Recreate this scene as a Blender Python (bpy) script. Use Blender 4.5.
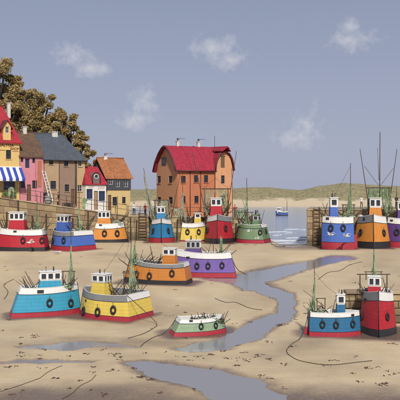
import bpy, math, random
import numpy as np
from mathutils import Vector, Matrix, Euler
from mathutils.bvhtree import BVHTree
random.seed(11)
R = math.radians
for o in list(bpy.data.objects): bpy.data.objects.remove(o)
scene = bpy.context.scene
col = scene.collection
# ------------------------------------------------------------------ camera
F, H0, Y0 = 700.0, 7.0, 190.0          # focal length in photo pixels, eye height, horizon row
cam = bpy.data.cameras.new('camera')
cam.sensor_width = 36; cam.lens = 36 * F / 400; cam.shift_y = (Y0 - 200) / 400
cam.clip_start = 0.5; cam.clip_end = 6000
camo = bpy.data.objects.new('camera', cam); col.objects.link(camo)
camo.location = (0, 0, H0); camo.rotation_euler = (R(90), 0, 0)
scene.camera = camo
scene.view_settings.view_transform = 'Standard'; scene.view_settings.look = 'None'
scene.view_settings.gamma = 1; scene.view_settings.use_curve_mapping = False
scene.view_settings.exposure = 0.0
SUN_E, SUN_A, SUN_S = 42, 9, 3.85       # elevation, degrees right of straight behind the viewer, strength
SKY_S = 0.10
CLOUDS = [(214,46,30,16),(232,60,26,14),(72,56,26,17),(92,68,24,12),(147,104,20,19),(138,120,26,12),(308,126,24,24),(296,138,30,14),(352,40,34,13),(350,28,12,10)]

def P(px, py, Y): return Vector(((px-200)*Y/F, Y, H0-(py-Y0)*Y/F))
def gy(py): return F*H0/(py-Y0)          # distance of a ground point on photo row py

# ------------------------------------------------------------------ world
class NT:
    def __init__(s, tree): s.t = tree; s.n = tree.nodes; s.l = tree.links
    def new(s, typ, **kw):
        n = s.n.new(typ)
        for k, v in kw.items():
            if k.startswith('i_'):
                n.inputs[k[2:].replace('_', ' ')].default_value = v
            else: setattr(n, k, v)
        return n
    def link(s, a, b): s.l.new(a, b)
    def math(s, op, a, b=None, c=None, clamp=False):
        n = s.n.new('ShaderNodeMath'); n.operation = op; n.use_clamp = clamp
        for i, v in enumerate((a, b, c)):
            if v is None: continue
            if isinstance(v, (int, float)): n.inputs[i].default_value = v
            else: s.l.new(v, n.inputs[i])
        return n.outputs[0]
    def mix(s, fac, a, b, mode='MIX'):
        n = s.n.new('ShaderNodeMix'); n.data_type = 'RGBA'; n.blend_type = mode
        for i, v in ((0, fac), (6, a), (7, b)):
            if isinstance(v, (int, float)): n.inputs[i].default_value = v
            elif isinstance(v, tuple): n.inputs[i].default_value = v + (1,) if len(v) == 3 else v
            else: s.l.new(v, n.inputs[i])
        return n.outputs[2]
    def ramp(s, fac, stops):
        n = s.n.new('ShaderNodeValToRGB'); e = n.color_ramp.elements
        while len(e) < len(stops): e.new(0.5)
        for el, (p, c) in zip(e, stops):
            el.position = p; el.color = c + (1,) if len(c) == 3 else c
        s.l.new(fac, n.inputs[0]); return n.outputs[0]
    def noise(s, vec, scale, detail=4, rough=0.55):
        n = s.n.new('ShaderNodeTexNoise'); n.inputs['Scale'].default_value = scale
        n.inputs['Detail'].default_value = detail; n.inputs['Roughness'].default_value = rough
        if vec is not None: s.l.new(vec, n.inputs['Vector'])
        return n.outputs['Fac']

world = bpy.data.worlds.new('World'); scene.world = world; world.use_nodes = True
w = NT(world.node_tree)
for n in list(w.n): w.n.remove(n)
wo = w.new('ShaderNodeOutputWorld'); bg = w.new('ShaderNodeBackground')
sky = w.new('ShaderNodeTexSky', sky_type='NISHITA', sun_disc=False)
sky.sun_elevation = R(SUN_E); sky.sun_rotation = R(180-SUN_A)
sky.air_density = 1.0; sky.dust_density = 2.0; sky.ozone_density = 3.0
tc = w.new('ShaderNodeTexCoord')
sz = w.new('ShaderNodeSeparateXYZ'); w.link(tc.outputs['Generated'], sz.inputs[0])
veil = w.ramp(w.math('ABSOLUTE', sz.outputs[2]), [(0.0, (.415,.44,.575)), (.10, (.36,.387,.515)), (.30, (.28,.315,.435)), (1, (.25,.29,.42))])   # milky high cloud, paler towards the horizon
vs_ = w.new('ShaderNodeVectorMath', operation='SCALE'); w.link(veil, vs_.inputs[0]); vs_.inputs['Scale'].default_value = 10.0
base = w.mix(0.86, sky.outputs[0], vs_.outputs[0])
def world_cloud(dirv, ra, rb, prev, seed):
    d = dirv.normalized()
    n = w.new('ShaderNodeVectorMath', operation='SUBTRACT'); w.link(tc.outputs['Generated'], n.inputs[0]); n.inputs[1].default_value = d
    k = w.new('ShaderNodeVectorMath', operation='MULTIPLY'); w.link(n.outputs[0], k.inputs[0]); k.inputs[1].default_value = (1/ra, 1/ra, 1/rb)
    l = w.new('ShaderNodeVectorMath', operation='LENGTH'); w.link(k.outputs[0], l.inputs[0])
    return l.outputs['Value'] if prev is None else w.math('MINIMUM', prev, l.outputs['Value'])
m = None
for i, (px, py, ra, rb) in enumerate(CLOUDS):
    m = world_cloud(Vector((px-200, F, Y0-py)), 1.35*ra/F, 1.3*rb/F, m, i)
rr = random.Random(4)
for i in range(6):                        # the same scattered puffs all round the rest of the sky
    az = R(40 + i*52 + rr.uniform(-9, 9)); el = R(rr.uniform(4, 40))
    m = world_cloud(Vector((math.sin(az)*math.cos(el), math.cos(az)*math.cos(el), math.sin(el))), rr.uniform(.03,.06), rr.uniform(.02,.035), m, i)
m = w.math('SUBTRACT', 1.0, m, clamp=True)
n1 = w.noise(tc.outputs['Generated'], 75, 7, 0.66); n2 = w.noise(tc.outputs['Generated'], 22, 3, 0.6)
nn = w.math('ADD', w.math('MULTIPLY', n1, 0.62), w.math('MULTIPLY', n2, 0.38))
dens = w.math('MULTIPLY', w.math('ADD', w.math('SUBTRACT', nn, 0.62), w.math('MULTIPLY', m, 0.36)), 3.0, clamp=True)
dens = w.math('MULTIPLY', w.math('MULTIPLY', dens, w.math('MULTIPLY', m, 3.0, clamp=True)), 0.74)
skyc = w.mix(dens, base, (6.2, 6.3, 6.7))
w.link(skyc, bg.inputs[0]); bg.inputs[1].default_value = SKY_S
w.link(bg.outputs[0], wo.inputs[0])
world.cycles.sampling_method = 'MANUAL'; world.cycles.sample_map_resolution = 256
sun = bpy.data.lights.new('sun', 'SUN'); sun.energy = SUN_S; sun.angle = R(3.0); sun.color = (1, .95, .87)
suno = bpy.data.objects.new('sun', sun); col.objects.link(suno)
suno.rotation_euler = (R(90-SUN_E), 0, R(SUN_A)); suno.location = (30, -40, 60)

# ------------------------------------------------------------------ materials
MATS = {}
def newmat(name):
    mt = bpy.data.materials.new(name); mt.use_nodes = True
    t = NT(mt.node_tree); b = t.n['Principled BSDF']
    return mt, t, b
def paint(name, c, rough=0.55, wear=0.3, planks=0.0, bump=0.15, metal=0.0):
    """weathered paint; planks = board width in metres for fine relief (0: none)"""
    if name in MATS: return MATS[name]
    mt, t, b = newmat(name)
    tc = t.new('ShaderNodeTexCoord'); ob = tc.outputs['Object']
    big = t.noise(ob, 1.3, 5, 0.6); fine = t.noise(ob, 14, 5, 0.65)
    mp = t.new('ShaderNodeMapping'); t.link(ob, mp.inputs[0]); mp.inputs['Scale'].default_value = (2.6, 2.6, .45)
    stk = t.noise(mp.outputs[0], 2.2, 6, 0.6)
    dk = tuple(x*0.62+0.012 for x in c); lt = tuple(min(1, x*1.12+0.02) for x in c)
    c1 = t.mix(t.math('MULTIPLY', t.ramp(big, [(0.35, (0,0,0)), (0.7, (1,1,1))]), wear), c, lt)
    c2 = t.mix(t.math('MULTIPLY', t.ramp(stk, [(0.48, (0,0,0)), (0.75, (1,1,1))]), wear*1.3), c1, dk)
    rust = t.mix(t.math('MULTIPLY', t.ramp(fine, [(0.62, (0,0,0)), (0.72, (1,1,1))]), wear*0.9), c2, tuple(0.5*x+y for x, y in zip(c, (.06,.045,.03))))
    t.link(rust, b.inputs['Base Color'])
    b.inputs['Metallic'].default_value = metal
    t.link(t.math('ADD', t.math('MULTIPLY', fine, 0.25), rough-0.12), b.inputs['Roughness'])
    hgt = t.math('MULTIPLY', fine, 0.5)
    if planks:
        sx = t.new('ShaderNodeSeparateXYZ'); t.link(ob, sx.inputs[0])
        q = t.math('FRACT', t.math('DIVIDE', sx.outputs[2], planks))
        groove = t.math('GREATER_THAN', q, 0.09)
        hgt = t.math('ADD', hgt, groove)
        t.link(t.mix(t.math('MULTIPLY', t.math('SUBTRACT', 1.0, groove), 0.3), rust, tuple(x*.35 for x in c)), b.inputs['Base Color'])
    bp = t.new('ShaderNodeBump'); bp.inputs['Strength'].default_value = bump*2; bp.inputs['Distance'].default_value = 0.02
    t.link(hgt, bp.inputs['Height']); t.link(bp.outputs[0], b.inputs['Normal'])
    MATS[name] = mt; return mt
def stone(name, c, var=0.35, scale=3.0, rough=0.85, bump=0.5, per_object=True, tide=0):
    if name in MATS: return MATS[name]
    mt, t, b = newmat(name)
    tc = t.new('ShaderNodeTexCoord'); geo = t.new('ShaderNodeNewGeometry'); pos = geo.outputs['Position']
    n1 = t.noise(pos, scale, 8, 0.65); n2 = t.noise(pos, scale*6, 6, 0.7)
    oi = t.new('ShaderNodeObjectInfo')
    dk = tuple(x*(1-var) for x in c); lt = tuple(min(1, x*(1+var*.7)) for x in c)
    c1 = t.mix(n1, dk, lt)
    if per_object:
        hs = t.new('ShaderNodeHueSaturation'); t.link(c1, hs.inputs['Color'])
        t.link(t.math('ADD', t.math('MULTIPLY', oi.outputs['Random'], 0.6), 0.68), hs.inputs['Value'])
        t.link(t.math('ADD', t.math('MULTIPLY', oi.outputs['Random'], 0.03), 0.487), hs.inputs['Hue'])
        c1 = hs.outputs[0]
    c2 = t.mix(t.math('MULTIPLY', t.ramp(n2, [(0.5, (0,0,0)), (0.8, (1,1,1))]), 0.5), c1, tuple(x*0.5 for x in c))
    if tide:
        sz_ = t.new('ShaderNodeSeparateXYZ'); t.link(pos, sz_.inputs[0])
        tm = t.math('SUBTRACT', 1.0, t.math('DIVIDE', t.math('SUBTRACT', t.math('ADD', sz_.outputs[2], t.math('MULTIPLY', n1, -1.4)), tide-1.2), 0.7), clamp=True)
        c2 = t.mix(t.math('MULTIPLY', tm, .72), c2, t.mix(n2, (.06,.055,.025), (.13,.115,.06)))
    t.link(c2, b.inputs['Base Color']); b.inputs['Roughness'].default_value = rough
    bp = t.new('ShaderNodeBump'); bp.inputs['Strength'].default_value = bump; bp.inputs['Distance'].default_value = 0.04
    t.link(t.math('ADD', n1, t.math('MULTIPLY', n2, 0.4)), bp.inputs['Height']); t.link(bp.outputs[0], b.inputs['Normal'])
    MATS[name] = mt; return mt
def tiles(name, c, w_=0.32, h_=0.22, var=0.35):
    if name in MATS: return MATS[name]
    mt, t, b = newmat(name)
    tc = t.new('ShaderNodeTexCoord'); sx = t.new('ShaderNodeSeparateXYZ'); t.link(tc.outputs['Object'], sx.inputs[0])
    cb = t.new('ShaderNodeCombineXYZ'); t.link(t.math('ADD', sx.outputs[0], t.math('MULTIPLY', sx.outputs[1], 0.4)), cb.inputs[0]); t.link(sx.outputs[2], cb.inputs[1])
    br = t.new('ShaderNodeTexBrick'); t.link(cb.outputs[0], br.inputs['Vector'])
    br.inputs['Scale'].default_value = 1; br.inputs['Brick Width'].default_value = w_; br.inputs['Row Height'].default_value = h_
    br.inputs['Mortar Size'].default_value = 0.018
    br.inputs['Color1'].default_value = tuple(x*(1-var*.6) for x in c)+(1,); br.inputs['Color2'].default_value = tuple(min(1, x*(1+var*.5)) for x in c)+(1,)
    br.inputs['Mortar'].default_value = tuple(x*0.45 for x in c)+(1,)
    n1 = t.noise(tc.outputs['Object'], 0.9, 7, 0.65)
    c1 = t.mix(t.math('MULTIPLY', t.ramp(n1, [(0.4, (0,0,0)), (0.72, (1,1,1))]), 0.55), br.outputs[0], tuple(x*0.55+0.01 for x in c))
    t.link(c1, b.inputs['Base Color']); b.inputs['Roughness'].default_value = 0.8
    bp = t.new('ShaderNodeBump'); bp.inputs['Strength'].default_value = 0.6; bp.inputs['Distance'].default_value = 0.03
    t.link(t.math('SUBTRACT', t.math('MULTIPLY', n1, 0.5), br.outputs['Fac']), bp.inputs['Height']); t.link(bp.outputs[0], b.inputs['Normal'])
    MATS[name] = mt; return mt
def wood(name, c, rough=0.8):
    if name in MATS: return MATS[name]
    mt, t, b = newmat(name)
    tc = t.new('ShaderNodeTexCoord'); mp = t.new('ShaderNodeMapping'); t.link(tc.outputs['Object'], mp.inputs[0]); mp.inputs['Scale'].default_value = (6, 6, .8)
    n1 = t.noise(mp.outputs[0], 3, 6, 0.65)
    t.link(t.mix(n1, tuple(x*0.5 for x in c), tuple(min(1, x*1.5) for x in c)), b.inputs['Base Color'])
    b.inputs['Roughness'].default_value = rough
    MATS[name] = mt; return mt
def glass(name, c=(.03,.035,.045)):
    if name in MATS: return MATS[name]
    mt, t, b = newmat(name)
    tc = t.new('ShaderNodeTexCoord'); n1 = t.noise(tc.outputs['Object'], 1.7, 2)
    t.link(t.mix(n1, tuple(x*.4 for x in c), tuple(x*1.8 for x in c)), b.inputs['Base Color'])
    b.inputs['Roughness'].default_value = 0.08; b.inputs['Specular IOR Level'].default_value = 0.5
    MATS[name] = mt; return mt

M_black = paint('black_paint', (.018,.018,.02), 0.6, 0.35)
M_white = paint('white_paint', (.74,.73,.70), 0.5, 0.22)
M_grey = paint('grey_paint', (.20,.205,.21), 0.55, 0.3)
M_tyre = paint('rubber', (.014,.014,.015), 0.75, 0.2)
M_pole = wood('dark_pole_wood', (.05,.036,.026))
M_mast = wood('mast_wood', (.075,.05,.033))
M_rust = paint('rusty_iron', (.075,.04,.026), 0.8, 0.5)
M_rope = wood('rope_fibre', (.06,.048,.035))
M_deck = wood('deck_wood', (.22,.17,.11))
M_glass = glass('window_glass')
M_timber = wood('brown_timber', (.16,.09,.045))

def net_mat(name, a, b_):
    mt, t, b = newmat(name)
    geo = t.new('ShaderNodeNewGeometry'); n1 = t.noise(geo.outputs['Position'], 2.2, 3)
    t.link(t.mix(t.ramp(n1, [(.35,(0,0,0)),(.65,(1,1,1))]), a, b_), b.inputs['Base Color']); b.inputs['Roughness'].default_value = 0.9
    return mt
M_net = net_mat('fishing_net', (.16,.27,.12), (.42,.50,.33))
M_net2 = net_mat('pale_net', (.30,.33,.22), (.50,.50,.38))

# ------------------------------------------------------------------ mesh helpers
class MB:
    def __init__(s): s.v = []; s.f = []; s.m = []
    def add(s, vs, fs, mi=0):
        k = len(s.v); s.v += [tuple(v) for v in vs]; s.f += [tuple(i+k for i in f) for f in fs]; s.m += [mi]*len(fs); return s
    def box(s, a, b, mi=0):
        x0,y0,z0 = a; x1,y1,z1 = b
        return s.hexa([(x0,y0,z0),(x1,y0,z0),(x1,y1,z0),(x0,y1,z0),(x0,y0,z1),(x1,y0,z1),(x1,y1,z1),(x0,y1,z1)], mi)
    def hexa(s, v, mi=0):
        return s.add(v, [(0,3,2,1),(4,5,6,7),(0,1,5,4),(1,2,6,5),(2,3,7,6),(3,0,4,7)], mi)
    def tube(s, pts, rad, n=6, mi=0, cap=True):
        pts = [Vector(p) for p in pts]; k = len(pts)
        rad = rad if isinstance(rad, (list, tuple)) else [rad]*k
        vs = []; fs = []
        up = None
        for i, p in enumerate(pts):
            d = (pts[min(i+1,k-1)]-pts[max(i-1,0)]).normalized()
            if up is None:
                a = Vector((0,0,1)) if abs(d.z) < 0.9 else Vector((1,0,0)); up = (a-d*a.dot(d)).normalized()
            else: up = (up-d*up.dot(d)).normalized()
            q = d.cross(up)
            for j in range(n):
                an = 2*math.pi*j/n; vs.append(p+(up*math.cos(an)+q*math.sin(an))*rad[i])
        for i in range(k-1):
            for j in range(n):
                fs.append((i*n+j, i*n+(j+1)%n, (i+1)*n+(j+1)%n, (i+1)*n+j))
        if cap: fs += [tuple(range(n-1,-1,-1)), tuple((k-1)*n+j for j in range(n))]
        return s.add(vs, fs, mi)
    def torus(s, R_, r, n=18, k=8, sc=(1,1,1), mi=0):
        vs = []; fs = []
        for i in range(n):
            a = 2*math.pi*i/n
            for j in range(k):
                b = 2*math.pi*j/k; q = R_+r*math.cos(b)
                vs.append((q*math.cos(a)*sc[0], q*math.sin(a)*sc[1], r*math.sin(b)*sc[2]))
        for i in range(n):
            for j in range(k):
                fs.append((i*k+j, ((i+1)%n)*k+j, ((i+1)%n)*k+(j+1)%k, i*k+(j+1)%k))
        return s.add(vs, fs, mi)
    def mesh(s, name, mats, smooth=False):
        me = bpy.data.meshes.new(name); me.from_pydata(s.v, [], s.f)
        for mt in (mats if isinstance(mats, (list, tuple)) else [mats]): me.materials.append(mt)
        if len(set(s.m)) > 1: me.polygons.foreach_set('material_index', s.m)
        if smooth: me.polygons.foreach_set('use_smooth', [True]*len(me.polygons))
        me.update(); return me
    def build(s, name, mats, parent=None, smooth=False, loc=None):
        return put(name, s.mesh(name, mats, smooth), parent, loc)
def put(name, me, parent=None, loc=None, rot=None, sc=None):
    o = bpy.data.objects.new(name, me); col.objects.link(o)
    if parent is not None: o.parent = parent
    if loc is not None: o.location = loc
    if rot is not None: o.rotation_euler = rot
    if sc is not None: o.scale = sc
    return o
def tag(o, label, cat, group=None):
    o['label'] = label; o['category'] = cat
    if group: o['group'] = group
    return o
def struct(o): o['kind'] = 'structure'; return o
def empty(name, loc, rz=0):
    o = bpy.data.objects.new(name, None); col.objects.link(o); o.location = loc; o.rotation_euler = (0,0,rz); o.empty_display_size = .3
    return o
def facet(o, ang=28):
    me = o.data; me.polygons.foreach_set('use_smooth', [True]*len(me.polygons)); me.set_sharp_from_angle(angle=R(ang)); return o
def bevel(o, wd, seg=1):
    md = o.modifiers.new('bevel', 'BEVEL'); md.width = wd; md.segments = seg; md.limit_method = 'ANGLE'
    return o
_unit = {}
def stick(name, a, b, r0, mt, parent, r1=None, n=7):
    """a straight pole from a to b sharing one unit mesh (tapered)"""
    a = Vector(a); b = Vector(b); r1 = r0*0.6 if r1 is None else r1
    key = (mt.name, round(r1/r0, 1), n)
    if key not in _unit:
        _unit[key] = MB().tube([(0,0,0),(0,0,1)], [1, r1/r0], n).mesh('pole', mt, True)
    d = b-a; o = put(name, _unit[key], parent, a)
    o.rotation_euler = d.to_track_quat('Z', 'Y').to_euler(); o.scale = (r0, r0, d.length)
    return o
def sag(a, b, s, n=10):
    a = Vector(a); b = Vector(b); return [a.lerp(b, i/n)-Vector((0,0,s*4*(i/n)*(1-i/n))) for i in range(n+1)]
def fbm(x, y, seed=0, oct=5, gain=.5):
    rs = np.random.RandomState(seed); out = np.zeros_like(x); amp = 1; fr = 1
    for _ in range(oct):
        tot = 0
        for k in range(5):
            a = rs.uniform(0, 2*np.pi); p = rs.uniform(0, 6.28); g = fr*rs.uniform(.7,1.4)
            tot = tot+np.sin((x*np.cos(a)+y*np.sin(a))*g+p+1.3*np.sin((x*np.sin(a)-y*np.cos(a))*g*.7+p*2))
        out += amp*tot/5; amp *= gain; fr *= 2.05
    return out
def grid_mesh(name, X, Yy, Z, mat, smooth=True):
    r, c = X.shape
    v = np.stack([X, Yy, Z], -1).reshape(-1, 3)
    i = np.arange((r-1)*(c-1)); q = (i//(c-1))*c+i % (c-1)
    f = np.stack([q, q+1, q+c+1, q+c], -1)
    me = bpy.data.meshes.new(name); me.vertices.add(len(v)); me.vertices.foreach_set('co', v.ravel())
    me.loops.add(len(f)*4); me.loops.foreach_set('vertex_index', f.ravel())
    me.polygons.add(len(f)); me.polygons.foreach_set('loop_start', np.arange(len(f))*4)
    me.polygons.foreach_set('use_smooth', np.ones(len(f), bool)*smooth)
    me.materials.append(mat); me.update(calc_edges=True); me.validate(); return me
def attr(me, name, vals):
    a = me.attributes.new(name, 'FLOAT', 'POINT'); a.data.foreach_set('value', np.ascontiguousarray(vals, dtype=np.float32).ravel())
def sstep(a, b, x): t = np.clip((x-a)/(b-a), 0, 1); return t*t*(3-2*t)
# ------------------------------------------------------------------ the setting: sand, water, dunes, street
# channels and pools left by the tide: polylines of (photo column, photo row, half width in columns, half width in rows)
CHAN = [[(338,258,16,1.8),(316,262,18,2.2),(290,268,16,2.6),(262,275,18,3.6),(243,281,17,3.6),(258,288,13,3.2),(283,296,9,3.6),(289,304,8,4),(280,315,11,3.6),(258,327,14,3.4),(234,339,15,3.6),(204,348,24,3)],
        [(150,363,22,2.6),(176,371,34,4.6),(224,382,36,6.5),(250,398,34,8)],
        [(50,347,26,1.3),(80,343,26,2.6),(116,346,18,1.2)],
        [(20,362,28,1.1),(60,360,28,1.3)],
        [(218,278,12,1.2),(238,280,14,2.6)]]
SCOUR_SHADE = []          # filled by the boats before the sand is made: (x, y, half length, half beam, heading)
def chan_mask(px, py):
    m = np.zeros_like(px)
    for line in CHAN:
        for (x0,y0,a0,b0),(x1,y1,a1,b1) in zip(line, line[1:]):
            n = max(2, int(max(abs(x1-x0)/6, abs(y1-y0)/2)))
            for i in range(n+1):
                t = i/n; x = x0+(x1-x0)*t; y = y0+(y1-y0)*t; a = a0+(a1-a0)*t; b = b0+(b1-b0)*t
                d = np.sqrt(((px-x)/a)**2+((py-y)/b)**2)
                m = np.maximum(m, 1.6-d)
    return m
def make_sand():
    nr, nc = 520, 640
    u = np.linspace(-1, 1, nc); A = 0.42*u+0.4*u**5
    Ys = 9*(114/9)**np.linspace(0, 1, nr)
    Yg = np.repeat(Ys[:,None], nc, 1); Xg = A[None,:]*Yg*0.8
    px = 200+F*Xg/Yg; py = Y0+F*H0/Yg
    wob = fbm(px/26, py/9, 3, 4)
    m = chan_mask(px+6*fbm(px/14, py/5, 8, 5, .6), py+1.7*fbm(px/18, py/5, 9, 5, .6))
    z = 0.022*fbm(Xg/2.3, Yg/3.6, 5, 5, .55)+0.02*fbm(Xg/9, Yg/14, 6, 3)
    z += 0.006*np.sin(Yg*5.2+1.8*np.sin(Xg*.9)+fbm(Xg/1.1, Yg/1.1, 12, 3)*1.4)*sstep(-.4,.7,fbm(Xg/5, Yg/7, 17, 3))
    z = np.maximum(z, -0.034)
    deep = sstep(0.0, 1.1, m)
    z = z*(1-.8*deep)-0.13*deep+0.045*deep*fbm(Xg/1.3, Yg/2.4, 71, 5, .6)
    for (x, y, hl, hb, a) in SCOUR_SHADE:
        dx = Xg-x; dy = Yg-y; lx = (dx*math.cos(a)+dy*math.sin(a))/(hl*1.08); ly = (-dx*math.sin(a)+dy*math.cos(a))/(hb*1.3)
        d = np.sqrt(lx**2+ly**2); z -= 0.012*np.exp(-(np.maximum(d-.6, 0)/.5)**2)
    shore = 103-14*sstep(258, 284, px); shore = shore-0*px
    drop = np.maximum(Yg-shore+1.5*fbm(Xg/3, Yg/3, 21, 2), 0)*0.035
    z -= np.where(px > 240, drop, 0)
    # damp sand: near the water, in low patches, in the scour round the keels, deepened there as painted contact shadow
    damp_shade = sstep(-0.35, 0.75, m+0.24*wob)*0.92
    damp_shade = np.maximum(damp_shade, 0.55*sstep(0.3, 1.3, fbm(px/60+3, py/9, 31, 5)))
    damp_shade = np.maximum(damp_shade, 0.6*np.exp(-((py-344-5*wob)/7)**2)*sstep(1.1, .2, abs(px-120)/190))
    damp_shade = np.maximum(damp_shade, 0.9*sstep(368, 404, py+9*wob+12*fbm(px/90, py/30, 77, 2)))
    damp_shade = np.maximum(damp_shade, 0.85*sstep(252.5, 246.5, py+1.2*wob)*sstep(262, 285, px))
    for (x, y, hl, hb, a) in SCOUR_SHADE:
        dx = Xg-x; dy = Yg-y; lx = (dx*math.cos(a)+dy*math.sin(a)); ly = (-dx*math.sin(a)+dy*math.cos(a))
        e = np.hypot(np.maximum(abs(lx)-hl, 0), np.maximum(abs(ly)-hb, 0))
        damp_shade = np.maximum(damp_shade, 1.0*(1-sstep(0.12, 1.25, e+0.26*wob)))  # dark ring paints a contact shadow onto the sand round each hull
    mt, t, b = newmat('sand')
    at = t.new('ShaderNodeAttribute', attribute_name='damp'); geo = t.new('ShaderNodeNewGeometry'); pos = geo.outputs['Position']
    n1 = t.noise(pos, 0.35, 6, 0.6); n2 = t.noise(pos, 9, 6, 0.7); n3 = t.noise(pos, 60, 3, 0.7)
    dry = t.mix(t.ramp(n1, [(.35,(0,0,0)),(.68,(1,1,1))]), (.66,.505,.295), (.72,.575,.365))
    dry = t.mix(t.math('MULTIPLY', t.ramp(n2, [(.5,(0,0,0)),(.8,(1,1,1))]), 0.35), dry, (.44,.33,.20))
    dry = t.mix(t.math('MULTIPLY', n3, 0.14), dry, (.36,.28,.18))
    wet = t.mix(n2, (.11,.074,.06), (.20,.142,.112))
    dm = t.math('ADD', at.outputs['Fac'], t.math('MULTIPLY', t.math('MULTIPLY', t.math('SUBTRACT', n2, 0.5), at.outputs['Fac']), 0.9), clamp=True)
    t.link(t.mix(dm, dry, wet), b.inputs['Base Color'])
    t.link(t.math('SUBTRACT', t.math('SUBTRACT', 0.92, t.math('MULTIPLY', dm, 0.45)), t.math('MULTIPLY', t.math('SUBTRACT', dm, .7, clamp=True), .9)), b.inputs['Roughness'])
    b.inputs['Specular IOR Level'].default_value = 0.4
    bp = t.new('ShaderNodeBump'); bp.inputs['Strength'].default_value = 0.6; bp.inputs['Distance'].default_value = 0.05
    mpr = t.new('ShaderNodeMapping'); t.link(pos, mpr.inputs[0]); mpr.inputs['Scale'].default_value = (.8, 2.6, 1); n4 = t.noise(mpr.outputs[0], 1.6, 5, 0.6)
    t.link(t.math('ADD', t.math('ADD', n2, t.math('MULTIPLY', n4, 1.2)), t.math('MULTIPLY', n3, 0.35)), bp.inputs['Height']); t.link(bp.outputs[0], b.inputs['Normal'])
    me = grid_mesh('sand', Xg, Yg, z, mt); attr(me, 'damp', damp_shade)
    struct(put('sand', me))
    return BVHTree.FromPolygons([tuple(v) for v in np.stack([Xg, Yg, z], -1).reshape(-1,3)], [tuple(p.vertices) for p in me.polygons]), None
def make_water():
    mt, t, b = newmat('water')
    geo = t.new('ShaderNodeNewGeometry'); pos = geo.outputs['Position']
    sx = t.new('ShaderNodeSeparateXYZ'); t.link(pos, sx.inputs[0])
    far = t.math('MULTIPLY', t.math('SUBTRACT', sx.outputs[1], 84), 0.1, clamp=True)
    mp = t.new('ShaderNodeMapping'); t.link(pos, mp.inputs[0]); mp.inputs['Scale'].default_value = (.35, 1, 1)
    n1 = t.noise(mp.outputs[0], 0.9, 5, 0.6); n2 = t.noise(pos, 5, 4, 0.6)
    t.link(t.mix(far, (.27,.26,.27), (.27,.32,.40)), b.inputs['Base Color'])
    b.inputs['Roughness'].default_value = 0.12; b.inputs['IOR'].default_value = 1.33
    bp = t.new('ShaderNodeBump'); bp.inputs['Distance'].default_value = 0.12
    t.link(t.math('ADD', t.math('MULTIPLY', far, 0.5), 0.09), bp.inputs['Strength'])
    t.link(t.math('ADD', n1, t.math('MULTIPLY', n2, 0.15)), bp.inputs['Height']); t.link(bp.outputs[0], b.inputs['Normal'])
    X, Yg = np.meshgrid(np.linspace(-420, 420, 60), np.concatenate([np.linspace(2, 120, 30), np.linspace(130, 420, 30)]))
    struct(put('water', grid_mesh('water', X, Yg, X*0-0.055, mt)))
    # the sea bed and land under everything, out to the horizon
    mt2 = stone('seabed', (.2,.17,.13), per_object=False)
    X, Yg = np.meshgrid(np.linspace(-4000, 4000, 9), np.linspace(-200, 5000, 9))
    struct(put('ground', grid_mesh('ground', X, Yg, X*0-1.6, mt2)))
def make_dunes():
    X, Yg = np.meshgrid(np.linspace(-330, 330, 460), np.linspace(276, 470, 120))
    px = 200+F*X/Yg
    crest = np.interp(px, [-400,60,130,180,225,265,285,300,318,345,375,400,470,800], [188,189,190,190,190,188.0,190,191,187,184,186,187,186,188])
    Yc = 345+14*fbm(X/60, X*0, 2, 2)
    zc = H0+(Y0-crest)*Yc/F+0.4
    base = sstep(287+3*fbm(X/30, X*0, 5, 3), Yc, Yg)
    back = 1-0.55*sstep(Yc+10, Yc+110, Yg)
    z = -0.5+(zc+.5)*np.minimum(base**0.75, 1)*back
    lump = fbm(X/11, Yg/16, 41, 5, .55)
    z += (0.75*lump+0.5*fbm(X/26, Yg/30, 43, 3)+.3*fbm(X/3, Yg/5, 47, 3))*sstep(296, 318, Yg)*np.minimum(1, .5+.65*(1-sstep(.85, 1., base)))
    z = np.where(Yg < 284, -0.8, z)
    mt, t, b = newmat('dune_grass')
    at = t.new('ShaderNodeAttribute', attribute_name='grass'); geo = t.new('ShaderNodeNewGeometry'); pos = geo.outputs['Position']
    n1 = t.noise(pos, 0.13, 6, 0.65); n2 = t.noise(pos, 0.7, 6, 0.7)
    sandc = t.mix(n2, (.54,.43,.28), (.64,.52,.36)); gr = t.mix(n1, (.20,.175,.08), (.44,.36,.20)); gr = t.mix(t.math('MULTIPLY', t.ramp(n2, [(.47,(0,0,0)),(.62,(1,1,1))]), .8), gr, (.11,.11,.05))
    g = t.math('MULTIPLY', t.math('ADD', t.math('SUBTRACT', at.outputs['Fac'], 0.5), t.math('MULTIPLY', t.math('SUBTRACT', n1, 0.5), 2.2)), 3.0); g = t.math('ADD', g, 0.5, clamp=True)
    t.link(t.mix(g, sandc, gr), b.inputs['Base Color']); b.inputs['Roughness'].default_value = 0.95
    bp = t.new('ShaderNodeBump'); bp.inputs['Strength'].default_value = 0.8; bp.inputs['Distance'].default_value = 0.6
    t.link(n2, bp.inputs['Height']); t.link(bp.outputs[0], b.inputs['Normal'])
    me = grid_mesh('dunes', X, Yg, z, mt)
    attr(me, 'grass', sstep(1.0, 4.6, z+0.8*lump))
    struct(put('dunes', me))
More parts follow.
